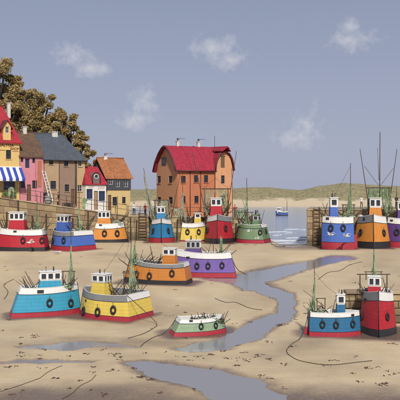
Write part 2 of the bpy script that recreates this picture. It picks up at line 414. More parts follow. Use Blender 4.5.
def make_surf():
    mb = MB(); rs = random.Random(5)
    for i in range(9):
        py = 229+i*2.1+rs.uniform(-.5,.5); Yw = gy(py)
        x0 = rs.uniform(246, 276); x1 = rs.uniform(284, 312)
        if i < 5: x0 = rs.uniform(262, 285); x1 = x0+rs.uniform(8, 26)
        n = 26; ph = rs.uniform(0, 6)
        vs = []; fs = []
        for k in range(n+1):
            t = k/n; px = x0+(x1-x0)*t; yy = Yw+.7*math.sin(t*5+ph)+.25*math.sin(t*13+ph)
            wd = (0.05+0.13*rs.random()*(.4+.6*math.sin(t*11+ph)**2))*min(1, 6*t*(1-t)+.1); X = (px-200)*Yw/F
            for a, zz in ((-wd,-.06),(-wd*.3,.02),(wd*.3,.03),(wd,-.06)): vs.append((X, yy+a, zz))
        for k in range(n):
            for j in range(3): fs.append((k*4+j, k*4+4+j, k*4+5+j, k*4+1+j))
        mb.add(vs, fs)
    mt, t, b = newmat('sea_foam'); geo = t.new('ShaderNodeNewGeometry'); n1 = t.noise(geo.outputs['Position'], 3, 5)
    t.link(t.mix(n1, (.42,.46,.50), (.68,.71,.73)), b.inputs['Base Color']); b.inputs['Roughness'].default_value = 0.6
    o = mb.build('surf', mt, None, True); o['kind'] = 'stuff'; o['label'] = 'thin white lines of surf breaking on the beach'; o['category'] = 'surf'

# the harbour street: quay wall line, its top falling from the upper street to the harbour level
def pxy(px, Y): return Vector(((px-200)*Y/F, Y, 0))
WALL = [(pxy(-70, 82), 7.1), (pxy(0, 87), 6.1), (pxy(128, 97), 3.45), (pxy(247, 97), 3.1), (pxy(252, 113), 3.1)]
U1 = (WALL[2][0]-WALL[1][0]).normalized(); NB = Vector((-U1.y, U1.x, 0)); YAW = math.atan2(U1.y, U1.x)
M_mortar = stone('mortar', (.13,.10,.07), per_object=False)
M_stone = stone('sandstone', (.37,.26,.145), var=0.45, scale=2.2, tide=1.1)
M_cope = stone('coping_stone', (.38,.29,.18), var=0.3, scale=2.5)
def block_wall(label, pts, base, courses, blen, back=0.55, name='quay_wall', cope=True, cat='wall', mt=None):
    root = empty(name, (pts[0][0].x, pts[0][0].y, base)); tag(root, label, cat)
    O = Vector((pts[0][0].x, pts[0][0].y, base)); rs = random.Random(len(pts)+int(blen*10))
    core = MB()
    for (A, za), (B, zb) in zip(pts, pts[1:]):
        d = (B-A); L = d.length; d.normalize(); nb = Vector((-d.y, d.x, 0))
        def pt(t, v, off):
            z = base+((za+(zb-za)*t)-0.16-base)*v
            q = A+d*(L*t)+nb*off; return Vector((q.x, q.y, z))-O
        e0, e1 = .12/L, 1-.12/L
        core.hexa([pt(e0,0,.05),pt(e1,0,.05),pt(e1,0,back),pt(e0,0,back),pt(e0,.995,.05),pt(e1,.995,.05),pt(e1,.995,back),pt(e0,.995,back)])
        for c in range(courses):
            v0 = c/courses; v1 = (c+1)/courses; h = (za-base)/courses
            t = 0.0; first = True
            while t < 0.999:
                ln = blen*rs.uniform(.7, 1.35)*(0.55 if first and c % 2 else 1)/L; first = False
                t1 = min(1, t+ln)
                if 1-t1 < 0.35*blen/L: t1 = 1
                g = 0.014/L; gv = 0.014/h/courses*2; pr = rs.uniform(-.03, .035); j = lambda: rs.uniform(-.012, .012)
                q = [pt(t+g,v0+gv,-pr+j()),pt(t1-g,v0+gv,-pr+j()),pt(t1-g,v0+gv,.3),pt(t+g,v0+gv,.3),pt(t+g,v1-gv,-pr+j()),pt(t1-g,v1-gv,-pr+j()),pt(t1-g,v1-gv,.3),pt(t+g,v1-gv,.3)]
                ctr = sum(q, Vector())/8
                o = MB().hexa([x-ctr for x in q]).build('stone_block', mt or M_stone, root, loc=ctr); bevel(o, .025)
                t = t1
        if cope:
            n = max(1, int(L/1.5))
            for i in range(n):
                a = (i+.006)/n; b = (i+.994)/n
                def cp(t, off, dz):
                    q = A+d*(L*t)+nb*off; return Vector((q.x, q.y, za+(zb-za)*t+dz))-O
                q = [cp(a,-.09,-.155),cp(b,-.09,-.155),cp(b,.62,-.155),cp(a,.62,-.155),cp(a,-.09,.03),cp(b,-.09,.03),cp(b,.62,.03),cp(a,.62,.03)]
                ctr = sum(q, Vector())/8
                bevel(MB().hexa([x-ctr for x in q]).build('coping_stone', M_cope, root, loc=ctr), .03)
    core.build('mortar_core', M_mortar, root)
    return root
def make_street():
    w1 = block_wall('sandstone harbour wall sloping down below the row of houses', WALL[:3], -.4, 7, 1.35)
    rs = random.Random(22)
    for px_ in (6, 19, 33, 46, 66, 72, 88, 98, 113, 123):
        k = (px_-200)/F; q = WALL[1][0]-NB*.16; t = (k*q.y-q.x)/(U1.x-k*U1.y); p = q+U1*t; zt = WALL[1][1]+(WALL[2][1]-WALL[1][1])*t/17.9
        o = Vector((p.x-w1.location.x, p.y-w1.location.y, 0)); stick('fender_post', o+Vector((0,0,.2)), o+Vector((rs.uniform(-.12,.12),0,zt+rs.uniform(-1.6,.35))), .11, M_pole, w1, .09)
    w2 = block_wall('sandstone quay wall below the red barn roofed warehouse', WALL[2:], -.4, 5, 1.3)
    rs = random.Random(21)
    for px_ in (131, 136.5, 150, 177, 187, 203, 211, 236, 243):
        X = (px_-200)*96.8/F; stick('fender_post', (X-w2.location.x, 96.78-w2.location.y, .2), (X+rs.uniform(-.1,.1)-w2.location.x, 96.82-w2.location.y, 3.2+rs.uniform(-.8,1.0)), .11, M_pole, w2, .09)
    pave = stone('street_paving', (.33,.26,.18), per_object=False)
    mb = MB()
    rows = []
    for i, (p, z) in enumerate(WALL):
        nb = NB if i < 2 else ((NB+Vector((0,1,0))).normalized() if i == 2 else Vector((-.03,1,0)) if i == 3 else Vector((-1,0,0)))
        s = .6 if i < 4 else .6
        a = p+nb*s; b_ = p+nb*(9.5 if i < 3 else 18)
        if i == 3: a = p+Vector((-.6,.6,0)); b_ = pxy(170, 113)
        if i == 4: a = p+Vector((-.6,0,0)); b_ = pxy(170, 117)
        rows.append((Vector((a.x,a.y,z-.01)), Vector((b_.x,b_.y,z-.01))))
    for (a,b_),(c,d) in zip(rows, rows[1:]):
        mb.add([a, c, d, b_], [(0,1,2,3)])
        mb.add([b_, d, d-Vector((0,0,4)), b_-Vector((0,0,4))], [(0,1,2,3)])
    struct(mb.build('quay_street', pave))
    # hillside behind the houses
    S, D = np.meshgrid(np.linspace(-26, 20, 50), np.linspace(0, 60, 50))
    A = WALL[1][0]; Xg = A.x+U1.x*S+NB.x*(9+D); Yg = A.y+U1.y*S+NB.y*(9+D)
    zw = np.interp(S, [-10.7, 0, 17.9], [7.1, 6.1, 3.45])-.05
    Z = zw+sstep(0, 22, D)*np.interp(S, [-26, 0, 9, 16, 20], [14, 9, 5, 0.4, 0])+0.25*fbm(Xg/3, Yg/3, 61, 4)*sstep(0, 4, D)
    mt, t, b = newmat('hill_grass'); geo = t.new('ShaderNodeNewGeometry'); n1 = t.noise(geo.outputs['Position'], 0.8, 7, .65)
    t.link(t.mix(n1, (.06,.06,.022), (.17,.14,.06)), b.inputs['Base Color']); b.inputs['Roughness'].default_value = .95
    struct(put('hillside', grid_mesh('hillside', Xg, Yg, Z, mt)))
def make_jetties():
    for lab, pts, topz, cr, bl in (
        ('tall stone jetty with a ladder, behind the blue and orange boats', [(311,102),(307,88.6),(440,88.6)], 4.55, 6, 1.25),
        ('low stone jetty behind the teal and red boats', [(345.5,36.5),(470,36.5)], 1.72, 5, .62)):
        w_ = [(pxy(a, b), topz) for a, b in pts]
        r = block_wall(lab, w_, -.3, cr, bl, back=.61 if topz < 2 else .55, name='stone_jetty', cat='jetty')
        # filled top
        if len(w_) < 3: continue
        O = r.location; a, b, c = w_[1][0]-O, w_[2][0]-O, w_[0][0]-O
        zt, zb = topz+.3-.02, .2
        q = [(a.x+.5,a.y+.45),(b.x,b.y+.45),(b.x+2,c.y-.03),(c.x+.5,c.y-.03)]
        MB().hexa([(x,y,zb) for x,y in q]+[(x,y,zt) for x,y in q]).build('top_fill', stone('jetty_top', (.30,.24,.17), per_object=False), r)
# ------------------------------------------------------------------ boats
def colour(name, c, **k): return paint(name, c, 0.5, 0.42, planks=k.get('planks', .2), bump=.25)
C_red = colour('hull_red', (.43,.014,.028)); C_blue = colour('hull_blue', (.065,.14,.46)); C_orange = colour('hull_orange', (.62,.235,.035))
C_teal = colour('hull_teal', (.02,.20,.42)); C_yellow = colour('hull_yellow', (.68,.50,.09)); C_green = colour('hull_sage', (.16,.25,.13))
C_purple = colour('hull_purple', (.17,.10,.36)); C_dorange = colour('hull_amber', (.52,.185,.028)); C_dpurple = colour('hull_violet', (.09,.04,.20))
C_lteal = colour('hull_turquoise', (.035,.30,.46)); C_dteal = colour('hull_petrol', (.02,.14,.28)); C_pgreen = colour('hull_pale_green', (.26,.36,.22))
C_bred = colour('bottom_red', (.38,.022,.04)); C_bblack = colour('bottom_black', (.02,.018,.02))
TYRE = {}
def window(parent, ctr, axis, w_, h_, frame=None, bars=True, d=.03):
    """a window on a cabin wall: proud frame with glazing bars, pane behind; axis = outward normal (x, y)"""
    key = (round(w_,2), round(h_,2), (frame or M_white).name, bars, round(d,3))
    if key not in TYRE:
        fr = MB(); e = .09*min(w_, h_)+.006
        fr.box((-w_/2,-d,-h_/2),(w_/2,0,-h_/2+e)); fr.box((-w_/2,-d,h_/2-e),(w_/2,0,h_/2))
        fr.box((-w_/2,-d,-h_/2+e),(-w_/2+e,0,h_/2-e)); fr.box((w_/2-e,-d,-h_/2+e),(w_/2,0,h_/2-e))
        if bars:
            fr.box((-e*.3,-d*.8,-h_/2+e),(e*.3,0,h_/2-e)); fr.box((-w_/2+e,-d*.78,-e*.3),(-e*.3,0,e*.3)); fr.box((e*.3,-d*.78,-e*.3),(w_/2-e,0,e*.3))
        pn = MB().box((-w_/2+e*.6,-d*.4,-h_/2+e*.6),(w_/2-e*.6,.004,h_/2-e*.6))
        TYRE[key] = (fr.mesh('window_frame', frame or M_white), pn.mesh('window_pane', M_glass))
    a, b = TYRE[key]
    rz = math.atan2(axis[1], axis[0])+math.pi/2
    p = put('window_pane', b, parent, ctr, (0,0,rz)); put('window_frame', a, p)
    return p
def weld(mb):
    """merge vertices that coincide so that smooth shading runs along the planking"""
    ix = {}; out = MB(); mp = []
    for v in mb.v:
        k = tuple(round(c, 4) for c in v)
        if k not in ix: ix[k] = len(out.v); out.v.append(v)
        mp.append(ix[k])
    for f, m_ in zip(mb.f, mb.m):
        g = tuple(dict.fromkeys(mp[i] for i in f))
        if len(g) > 2: out.f.append(g); out.m.append(m_)
    return out
class Boat: pass
BOATS = {}
def boat(label, px, pyc, phi, L, B, H, hull, bottom, bul=(None, None), rake=(4, 4), fl=2.2, band=.24, bulf=.22, sheer=.10,
         tyres=(), cabin=None, name='fishing_boat', ty=3.0, ports=(), blunt=2.3, sink=.03, cat='fishing boat', zbase=0.0, dark_stem=True):
    bt = Boat(); ph = R(phi)
    Yf = F*(H0-zbase)/(pyc-Y0); s = Yf/F; bt.s = s
    L, B, H = L*s, B*s, H*s; rk = (rake[0]*s, rake[1]*s); fl = fl*s
    hd = abs(L/2*math.sin(ph))*.96+abs((B/2+fl)*math.cos(ph))*.96
    Yc = Yf+hd; Xc = (px-200)*Yc/F
    root = empty(name, (Xc, Yc, zbase-sink), ph); tag(root, label, cat, 'fishing boats stranded on the sand' if zbase == 0 and cat != 'boat' else None)
    bt.root = root; bt.Yc = Yc; bt.ph = ph
    M = Matrix.Translation((Xc, Yc, zbase-sink)) @ Matrix.Rotation(ph, 4, 'Z'); Mi = M.inverted(); bt.M = M; bt.Mi = Mi
    SCOUR_SHADE.append((Xc, Yc, L/2+max(rk)*.8, B/2+fl, ph))
    n = 16
    def wid(t): return 0.84+0.16*math.sin(min(1, t/.45)*math.pi/2) if t < .45 else max(0.012, 1-((t-.45)/.55)**blunt)
    def hz(t): return H*(1+sheer*(max(0, (t-.35)/.65)**2*1.0+max(0, (.25-t)/.25)**2*.35)-sheer*.25)
    def pt(t, v, sg, off=0.0, dz=0.0):
        x0 = -L/2-rk[0]*(1-v); x1 = L/2+rk[1]*(1-v)
        hb = wid(t)*B/2+fl*(1-v)*min(1, wid(t)*3); hb = max(0.004, hb-off)
        xx = x0+(x1-x0)*t
        if off: xx = x0+off+(x1-x0-off*2.2)*t
        return Vector((xx, sg*hb, hz(t)*v+dz))
    ts = [i/n for i in range(n+1)]
    def strip(mb, v0, v1, off=0.0, mi=(0,0,0)):
        for sg, k in ((1,0),(-1,1)):
            vs = [p for t in ts for p in (pt(t,v0,sg,off), pt(t,v1,sg,off))]
            fs = [((2*i,2*i+1,2*i+3,2*i+2) if sg > 0 else (2*i,2*i+2,2*i+3,2*i+1)) for i in range(n)]
            mb.add(vs, fs, mi[k])
        mb.add([pt(0,v0,1,off),pt(0,v0,-1,off),pt(0,v1,-1,off),pt(0,v1,1,off)], [(0,1,2,3)], mi[2])
    vb, vt = band, 1-bulf
    h = MB()
    for a, b in ((vb, (vb+vt)/2), ((vb+vt)/2, vt)): strip(h, a, b)
    ho = facet(weld(h).build('hull', hull, root))
    allm = MB(); strip(allm, 0, 1); bt.bvh = BVHTree.FromPolygons(allm.v, allm.f)
    bb = MB(); strip(bb, 0, vb); facet(weld(bb).build('bottom_paint', bottom, ho))
    bp, bs = bul[0] or M_white, bul[1] or M_white; bx = bul[2] if len(bul) > 2 else bp  # colour per side; a grey side has the hull's shade painted in
    mats = [bp, bs, bx]
    bw = MB(); strip(bw, vt, 1, 0, (0,1,2))
    inn = MB(); strip(inn, vt, 1, .05*s*20 if False else .06, (0,1,2))
    bw.add(inn.v, [tuple(reversed(f)) for f in inn.f])
    bw.m[-len(inn.f):] = inn.m
    # top cap closing outer and inner skin
    for sg, k in ((1,0),(-1,1)):
        vs = [p for t in ts for p in (pt(t,1,sg), pt(t,1,sg,.06))]
        bw.add(vs, [((2*i,2*i+1,2*i+3,2*i+2)) if sg > 0 else (2*i,2*i+2,2*i+3,2*i+1) for i in range(n)], k)
    bw.add([pt(0,1,1),pt(0,1,-1),pt(0,1,-1,.06),pt(0,1,1,.06)], [(0,1,2,3)], 2)
    bw.build('bulwark', mats, ho)
    dk = MB(); vd = vt+.02
    vs = [p for t in ts for p in (pt(t,vd,1,.02), pt(t,vd,-1,.02))]
    dk.add(vs, [(2*i,2*i+1,2*i+3,2*i+2) for i in range(n)]); dk.build('deck', M_deck, root)
    bt.deckz = lambda t=.5: hz(t)*vd
    for v, rr, mt, nm in ((vt, .28*s, M_black, 'rubbing_strake'), (vb, .2*s, M_black, 'waterline_strake'), (1, .3*s, M_white if bx is M_white else M_grey, 'cap_rail')):
        loop = [pt(t,v,1) for t in ts]+[pt(t,v,-1) for t in reversed(ts)]
        loop = [p+Vector((0,0,0)) for p in loop]; loop.append(loop[0])
        MB().tube(loop, rr, 5).build(nm, mt, ho, True)
    if dark_stem: MB().tube([pt(1,0,1), pt(1,.5,1), pt(1,1,1)+Vector((0,0,.4*s))], .5*s, 6).build('stem_post', M_black, ho, True)
    bt.pt = pt; bt.L = L; bt.B = B; bt.H = H
    cam_l = Mi @ Vector((0,0,H0))
    def hit(qx, qy):
        d = (Mi.to_3x3() @ (P(qx,qy,100)-Vector((0,0,H0)))).normalized()
        loc, nor, idx, dist = bt.bvh.ray_cast(cam_l, d)
        if loc is None: return None
        if nor.dot(d) > 0: nor = -nor
        return loc, nor
    bt.hit = hit
    def loc(qx, qy, dY=0.0): return Mi @ P(qx, qy, Yc+dY)
    bt.loc = loc
    key = ('tyre', round(ty*s, 3))
    if key not in TYRE: TYRE[key] = MB().torus(ty*s*.8, ty*s*.3, 20, 8, (.80,1.08,.9)).mesh('tyre', M_tyre, True)
    for (qx, qy) in tyres:
        r_ = hit(qx, qy)
        if not r_: print('no tyre hit', label, qx, qy); continue
        p, nr = r_
        up = Vector((0,0,1)); z = nr; y = (up-z*up.dot(z)).normalized(); x = y.cross(z)
        m = Matrix((x,y,z)).transposed()
        o = put('tyre', TYRE[key], root, p+nr*ty*s*.2, m.to_euler())
        MB().tube([p+nr*.06+Vector((0,0,ty*s*1.05)), p+nr*.05+Vector((0,0,ty*s*2.1))], .012+.06*s, 5).build('tyre_rope', M_rope, root)
    for (qx, qy, wp, hp) in ports:
        r_ = hit(qx, qy)
        if not r_: continue
        p, nr = r_; pw, phh = wp*s/2, hp*s/2
        up = Vector((0,0,1)); y = (up-nr*up.dot(nr)).normalized(); x = y.cross(nr)
        m = Matrix((x,y,nr)).transposed()
        put('fairlead', MB().box((-pw,-phh,-.02),(pw,phh,.035)).mesh('fairlead', M_black), root, p, m.to_euler())
    if cabin: make_cabin(bt, **cabin)
    BOATS[label] = bt; return bt
def make_cabin(bt, px, wl, ww, split, top, col_=None, upper=None, taper=.82, up=.80, ns=2, nf=2, stack=True, roofc=None, yb=None, wind=.74, plank=True):
    """tapered coloured base, straight window box, overhanging roof"""
    s = bt.s; root = bt.root
    c = bt.loc(px, split); dz = bt.deckz()-.02
    c0 = bt.loc(px, split); lx, ly = c0.x, 0.0
    # slide along the centre line so that the cabin stands on the photo column
    k = (px-200)/F; ux, uy = math.cos(bt.ph), math.sin(bt.ph); X0, Yc = bt.root.location.x, bt.Yc
    den = (ux-k*uy); lx = (k*Yc-X0)/den if abs(den) > .35 else -0.12*bt.L
    ly = 0.0
    if abs(den) <= .35:
        vx, vy = -uy, ux; ly = (k*(Yc+lx*uy)-(X0+lx*ux))/(vx-k*vy); ly = max(-bt.B*.12, min(bt.B*.12, ly))
    lx = max(-bt.L*.42, min(bt.L*.35, lx)); Yh = Yc+lx*uy
    z1 = H0-(split-Y0)*Yh/F-bt.root.location.z; z2 = H0-(top-Y0)*Yh/F-bt.root.location.z
    before = set(root.children)
    a, b = wl*s/2, ww*s/2
    base = MB().hexa([(lx-a,-b,dz),(lx+a,-b,dz),(lx+a,b,dz),(lx-a,b,dz),(lx-a*taper,-b*taper,z1),(lx+a*taper,-b*taper,z1),(lx+a*taper,b*taper,z1),(lx-a*taper,b*taper,z1)])
    cb = base.build('cabin_base', col_, root)
    if plank:                                   # vertical cover strips on the planked cabin sides
        st = MB(); m_ = max(3, int(wl/2.6))
        for i in range(1, m_):
            f = -1+2*i/m_
            for sg in (-1,1):
                st.tube([(lx+a*f, sg*(b+.002), dz), (lx+a*f*taper, sg*(b*taper+.002), z1)], .09*s, 4)
        m2 = max(3, int(ww/2.6))
        for i in range(1, m2):
            f = -1+2*i/m2
            for sg in (-1,1):
                st.tube([(lx+sg*(a+.002), b*f, dz), (lx+sg*(a*taper+.002), b*f*taper, z1)], .09*s, 4)
        st.build('cover_strips', col_, cb)
    ua, ub = a*up, b*up
    cu = MB().box((lx-ua,-ub,z1+.003),(lx+ua,ub,z2)).build('cabin_top', upper or M_white, root)
    rf = MB().box((lx-ua-.9*s,-ub-.9*s,z2+.003),(lx+ua+.9*s,ub+.9*s,z2+.8*s)).build('cabin_roof', roofc or M_white, root); bevel(rf, .2*s)
    hh = (z2-z1)
    for sg in (-1,1):
        for i in range(ns):
            wx = 2*ua/ns
            window(cu, (lx-ua+wx*(i+.5), sg*ub, z1+hh*.52), (0,sg), min(wx*.84, hh*.95), hh*wind, bars=False)
        for i in range(nf):
            wy = 2*ub/nf
            window(cu, (lx+sg*ua, -ub+wy*(i+.5), z1+hh*.52), (sg,0), min(wy*.84, hh*.95), hh*wind, bars=False)
    if stack:
        MB().tube([(lx+ua*.35,0,z2+.7*s),(lx+ua*.35,0,z2+5.0*s)], [.75*s,.6*s], 8).build('exhaust_stack', M_black, root, True)
        mm = MB().tube([(lx-ua*.4,0,z2+.7*s),(lx-ua*.4,0,z2+5.5*s)], .22*s, 5); mm.box((lx-ua*.4-1.2*s,-.12*s,z2+4.2*s),(lx-ua*.4+1.2*s,.12*s,z2+4.45*s)); mm.build('aerial', M_black, root)
    for o in set(root.children)-before: o.location.y += ly
    bt.cab = (lx, z1, z2, a, b)
def mast(bt, top, bot, r=.5, dY=0, mt=None, name='mast'):
    return stick(name, bt.loc(bot[0],bot[1],dY), bt.loc(top[0],top[1],dY), r*bt.s, mt or M_mast, bt.root)
def stay(bt, a, b, sg=0.0, r=.13, dY=0, dY2=None, name='stay'):
    pts = sag(bt.loc(a[0],a[1],dY), bt.loc(b[0],b[1],dY if dY2 is None else dY2), sg*bt.s, 8)
    return MB().tube(pts, r*bt.s, 4).build(name, M_rope, bt.root)
def gallows(bt, x0, x1, ytop, ybot, dY=0, r=.55):
    for x in (x0, x1): stick('gallows_post', bt.loc(x,ybot,dY), bt.loc(x,ytop,dY), r*bt.s, M_mast, bt.root, r*bt.s)
    e = .12*(x1-x0); stick('gallows_beam', bt.loc(x0-e,ytop+.3,dY), bt.loc(x1+e,ytop+.3,dY), r*bt.s, M_mast, bt.root, r*bt.s)
GR = random.Random(77)
def gear(bt, x0, x1, yb, n=8, ln=(7,14), dY=0.0, lean=1.0):
    """poles and spars lying at all angles on deck"""
    n = int(n*1.5)
    for i in range(n):
        x = x0+(x1-x0)*(i+.5)/n+GR.uniform(-1,1); l = GR.uniform(*ln)*1.4; a = GR.choice((-1,1))*GR.uniform(.2,1.0)*lean
        w_ = GR.uniform(-.25,.25)*bt.B; d = GR.uniform(-.3,.3)
        A = bt.loc(x, yb, dY)+Vector((0, 0, -.8*bt.s)); A.y = max(-bt.B*.33, min(bt.B*.33, A.y+w_*.4))
        B_ = A+(bt.Mi.to_3x3() @ Vector((math.sin(a)*l, d*l*.4, math.cos(a)*l)))*bt.s
        stick('spar', A, B_, GR.uniform(.28,.55)*bt.s, M_pole, bt.root)
def net(bt, top, foot, n=26, sg=2.0, r=.16, dY=0.0, mt=None, seed=1, spread=1.0, name='net', bell=True):
    """hanging net: strands from a gathered head (photo points) down to a spread foot, tied by cross strands"""
    rs = random.Random(seed); mb = MB(); s = bt.s; strands = []
    (tx0,ty0),(tx1,ty1) = top; (fx0,fy0),(fx1,fy1) = foot
    for i in range(n):
        f = i/(n-1); g = f+rs.uniform(-.06,.06)
        drop = (min(fy0,fy1)-ty0)*.62*rs.random()**1.6 if abs(tx1-tx0) < 2 and bell else 0
        a = bt.loc(tx0+(tx1-tx0)*f+rs.uniform(-.3,.3), ty0+(ty1-ty0)*f+drop, dY+rs.uniform(-.25,.25)*spread*10*s)
        b = bt.loc(fx0+(fx1-fx0)*g, fy0+(fy1-fy0)*g+rs.uniform(-1,1), dY+rs.uniform(-.5,.5)*spread*10*s)
        p = sag(a, b, sg*s*rs.uniform(.5,1.6), 8)
        if abs(tx1-tx0) < 2 and bell:
            p = [Vector((a.x+(b.x-a.x)*(k/8)**2.0, a.y+(b.y-a.y)*(k/8)**2.0, q.z)) for k, q in enumerate(p)]
            cut = rs.randint(6, 8); p = p[:cut+1]+[p[cut]+(p[cut]-p[cut-1])*.02*(j+1) for j in range(8-cut)]
        wv = rs.uniform(0,6)
        p = [q+Vector((math.sin(k*1.1+wv)*.5*s, math.cos(k*1.3+wv)*.5*s, 0)) for k, q in enumerate(p)]
        strands.append(p); mb.tube(p, r*s*rs.uniform(.7,1.4), 4, cap=False)
    for k in range(1, 8):
        for j in range(0, n-1):
            if rs.random() < .8:
                mb.tube([strands[j][k], strands[j+1][min(8, k+rs.choice((0,0,1)))]], r*s*.6, 3, cap=False)
    return mb.build(name, mt or M_net, bt.root, True)
def heap(bt, x0, x1, y, h=2.5, dY=0.0, mt=None, seed=3, name='net_heap'):
    """a low tangled pile of net on deck"""
    rs = random.Random(seed); mb = MB(); s = bt.s
    for i in range(70):
        x = rs.uniform(x0,x1); c = bt.loc(x, y-1.2-rs.random()*h*1.5*(1-abs(2*(x-x0)/(x1-x0)-1)), dY); c.y = max(-bt.B*.36, min(bt.B*.36, c.y+rs.uniform(-.3,.3)*bt.B))
        r = rs.uniform(.8,1.8)*s; a = rs.uniform(0,6.3); tl = rs.uniform(-.7,.7)
        pts = [c+Vector((math.cos(a+q)*r, math.sin(a+q)*r*.8, math.sin(q*1.3)*r*tl)) for q in (0,.7,1.4,2.1,2.8,3.5)]
        mb.tube(pts, rs.uniform(.14,.34)*s, 4)
    return mb.build(name, mt or M_net, bt.root, True)
def make_boats():
    W, G = M_white, M_grey  # grey bulwark colour: shade painted onto sides turned from the light
    # -- under the harbour wall
    b = boat('red and white fishing boat under the harbour wall, cut by the picture edge', 21, 251, 178, 47, 19, 21.5, C_red, C_bblack, rake=(4,4), band=.17, bulf=.27,
             tyres=((23,240.5),(42,240.5)), ports=((15,231.5,3.4,1.8),), cabin=dict(px=18, wl=18, ww=13, split=220, top=212.5, col_=C_red, ns=3, nf=2, stack=False))
    gear(b, 0, 8, 231, 6, (7,13)); gear(b, 29, 44, 232, 8, (7,14)); mast(b, (37,194), (37,233), .5); net(b, ((36.5,211),(37.5,211)), ((32,230),(43,232)), 20, 1, seed=2); heap(b, 30, 45, 233, 3, seed=5)
    b = boat('royal blue boat with a red bottom and white stern, beside the red one', 69, 251, 143, 42, 31, 19.5, C_blue, C_bred, (G, G, W), rake=(4,4), band=.24, bulf=.24, sheer=.16,
             tyres=((53.5,240.5),(64,240.5)), cabin=dict(px=64, wl=14, ww=12, split=222, top=215.5, col_=C_blue, ns=2, nf=2, stack=False))
    gear(b, 72, 90, 231, 9, (8,15)); mast(b, (79,188), (79,233), .5); net(b, ((78.5,207),(79.5,207)), ((76,230),(86,231)), 22, 1, seed=4); gallows(b, 69, 78, 216, 233, .3); heap(b, 74, 90, 233, 3, seed=6)
    b = boat('small bright orange boat with a black bottom by the harbour wall', 110, 242.5, 6, 27, 16, 19, C_orange, C_bblack, rake=(5,5), band=.15, bulf=.27,
             tyres=((104.5,233.5),(117,233.5)), ports=((100.5,225.2,3,1.6),), cabin=dict(px=104, wl=15, ww=12, split=218, top=211.5, col_=C_orange, ns=3, nf=2, stack=False))
    gear(b, 113, 122, 224, 7, (7,15)); heap(b, 112, 122, 225, 2.5, seed=8, mt=M_net2); mast(b, (117.5,196), (117,225), .45)
    b = boat('little teal blue boat with red bottom, bow on below the warehouse', 161.5, 242.5, -88, 32, 19, 22.5, C_teal, C_bred, rake=(3,5), fl=4.6, band=.2, bulf=.2, sheer=.12, blunt=1.12,
             tyres=((153.5,231),(168,231)), ty=2.7, cabin=dict(px=161, wl=12, ww=10, split=213, top=207, col_=C_teal, ns=2, nf=2, stack=False, taper=.8))
    mast(b, (143.5,168), (154,221), .4, .6, name='outrigger'); mast(b, (181.5,168), (170.5,221), .4, .6, name='outrigger')
    gallows(b, 155, 169, 200, 222, .8, .6); net(b, ((156,201),(168,201)), ((151,219),(158,222)), 22, 2, dY=.8, seed=3, mt=M_net2); net(b, ((160,200.5),(169,200.5)), ((166,219),(172,221)), 20, 2, dY=.8, seed=13, mt=M_net2)
    net(b, ((143.8,172),(144.6,176)), ((149,217),(156,221)), 26, 2, dY=.6, seed=23, mt=M_net2, bell=False); gear(b, 155, 168, 221, 6, (6,11), .5)
    b = boat('small pale yellow boat with white rail, between the teal and red boats', 193.5, 241.5, 3, 23, 14, 18.5, C_yellow, C_bred, rake=(2.2,2.2), band=.08, bulf=.24, fl=1.2,
             tyres=((187.5,232),(198.5,232)), ty=2.6, cabin=dict(px=197.5, wl=7, ww=7, split=218, top=213.5, col_=C_yellow, ns=1, nf=1, stack=False, taper=.95))
    mast(b, (182.5,174), (183,222), .42); net(b, ((182,192),(183,192)), ((177,218),(188,222)), 26, 2, seed=7, mt=M_net2); gear(b, 183, 192, 221, 7, (6,12)); gear(b, 200, 205, 221, 3, (6,10))
    b = boat('crimson boat with black bottom, bow on below the barn roof wing', 219, 243.5, -97, 34, 24, 27, C_red, C_bblack, (G, W, W), rake=(3,5), fl=3.4, band=.17, bulf=.2, sheer=.12, blunt=1.1,
             tyres=((207.5,230.5),(225.2,228.5)), ty=3.0, cabin=dict(px=216, wl=13, ww=13, split=206, top=198.5, col_=C_red, ns=2, nf=2, stack=False))
    mast(b, (214.6,136), (214.8,198), .42, 1.2); mast(b, (192.5,152), (206,216), .42, .8, name='outrigger'); mast(b, (236.5,151), (226.5,216), .42, .8, name='outrigger')
    gallows(b, 204.5, 228, 188.5, 217, 1.2, .6); stay(b, (204,188),(215,178), .3, dY=1.2); stay(b, (228,188),(215,178), .3, dY=1.2)
    net(b, ((204,189),(215,189.5)), ((203,208),(206,216)), 26, 4, dY=1.2, seed=9, mt=M_net2); net(b, ((216,189.5),(228,189)), ((226,214),(230,208)), 26, 4, dY=1.2, seed=19, mt=M_net); gear(b, 206, 228, 216, 9, (7,13), .5)
    b = boat('dark green boat with red bottom lying at the end of the quay', 251, 243.5, 158, 26, 25, 19, C_green, C_bred, (C_green, C_green, W), rake=(5,4), band=.2, bulf=.2, sheer=.1,
             tyres=((260.2,232.5),(265.6,231.5)), ty=2.5, cabin=dict(px=256.5, wl=7, ww=8, split=221, top=215, col_=C_green, upper=C_green, ns=1, nf=1, stack=True, taper=.9, roofc=C_green))
    mast(b, (246.6,178), (248,226), .45); mast(b, (231.8,168), (233,226), .4, 1.0); mast(b, (242.5,200), (250,224), .3)
    net(b, ((246,198),(247,198)), ((240,222),(252,226)), 26, 2, seed=29); gear(b, 238, 264, 226, 13, (7,14)); heap(b, 238, 256, 227, 4, seed=10); gallows(b, 239, 252, 212, 226, -.3, .4)
    # -- middle of the sand
    b = boat('amber orange boat with grey rail and black bottom in mid beach', 158, 285, 166, 60, 24, 21.5, C_dorange, C_bblack, (G, G, W), rake=(4,7), band=.2, bulf=.2, sheer=.22, fl=2,
             tyres=((137,274.5),(149.5,276),(172,273.5)), ty=3.3, cabin=dict(px=170, wl=15.5, ww=11, split=255, top=248.5, col_=C_dorange, ns=2, nf=2, stack=False))
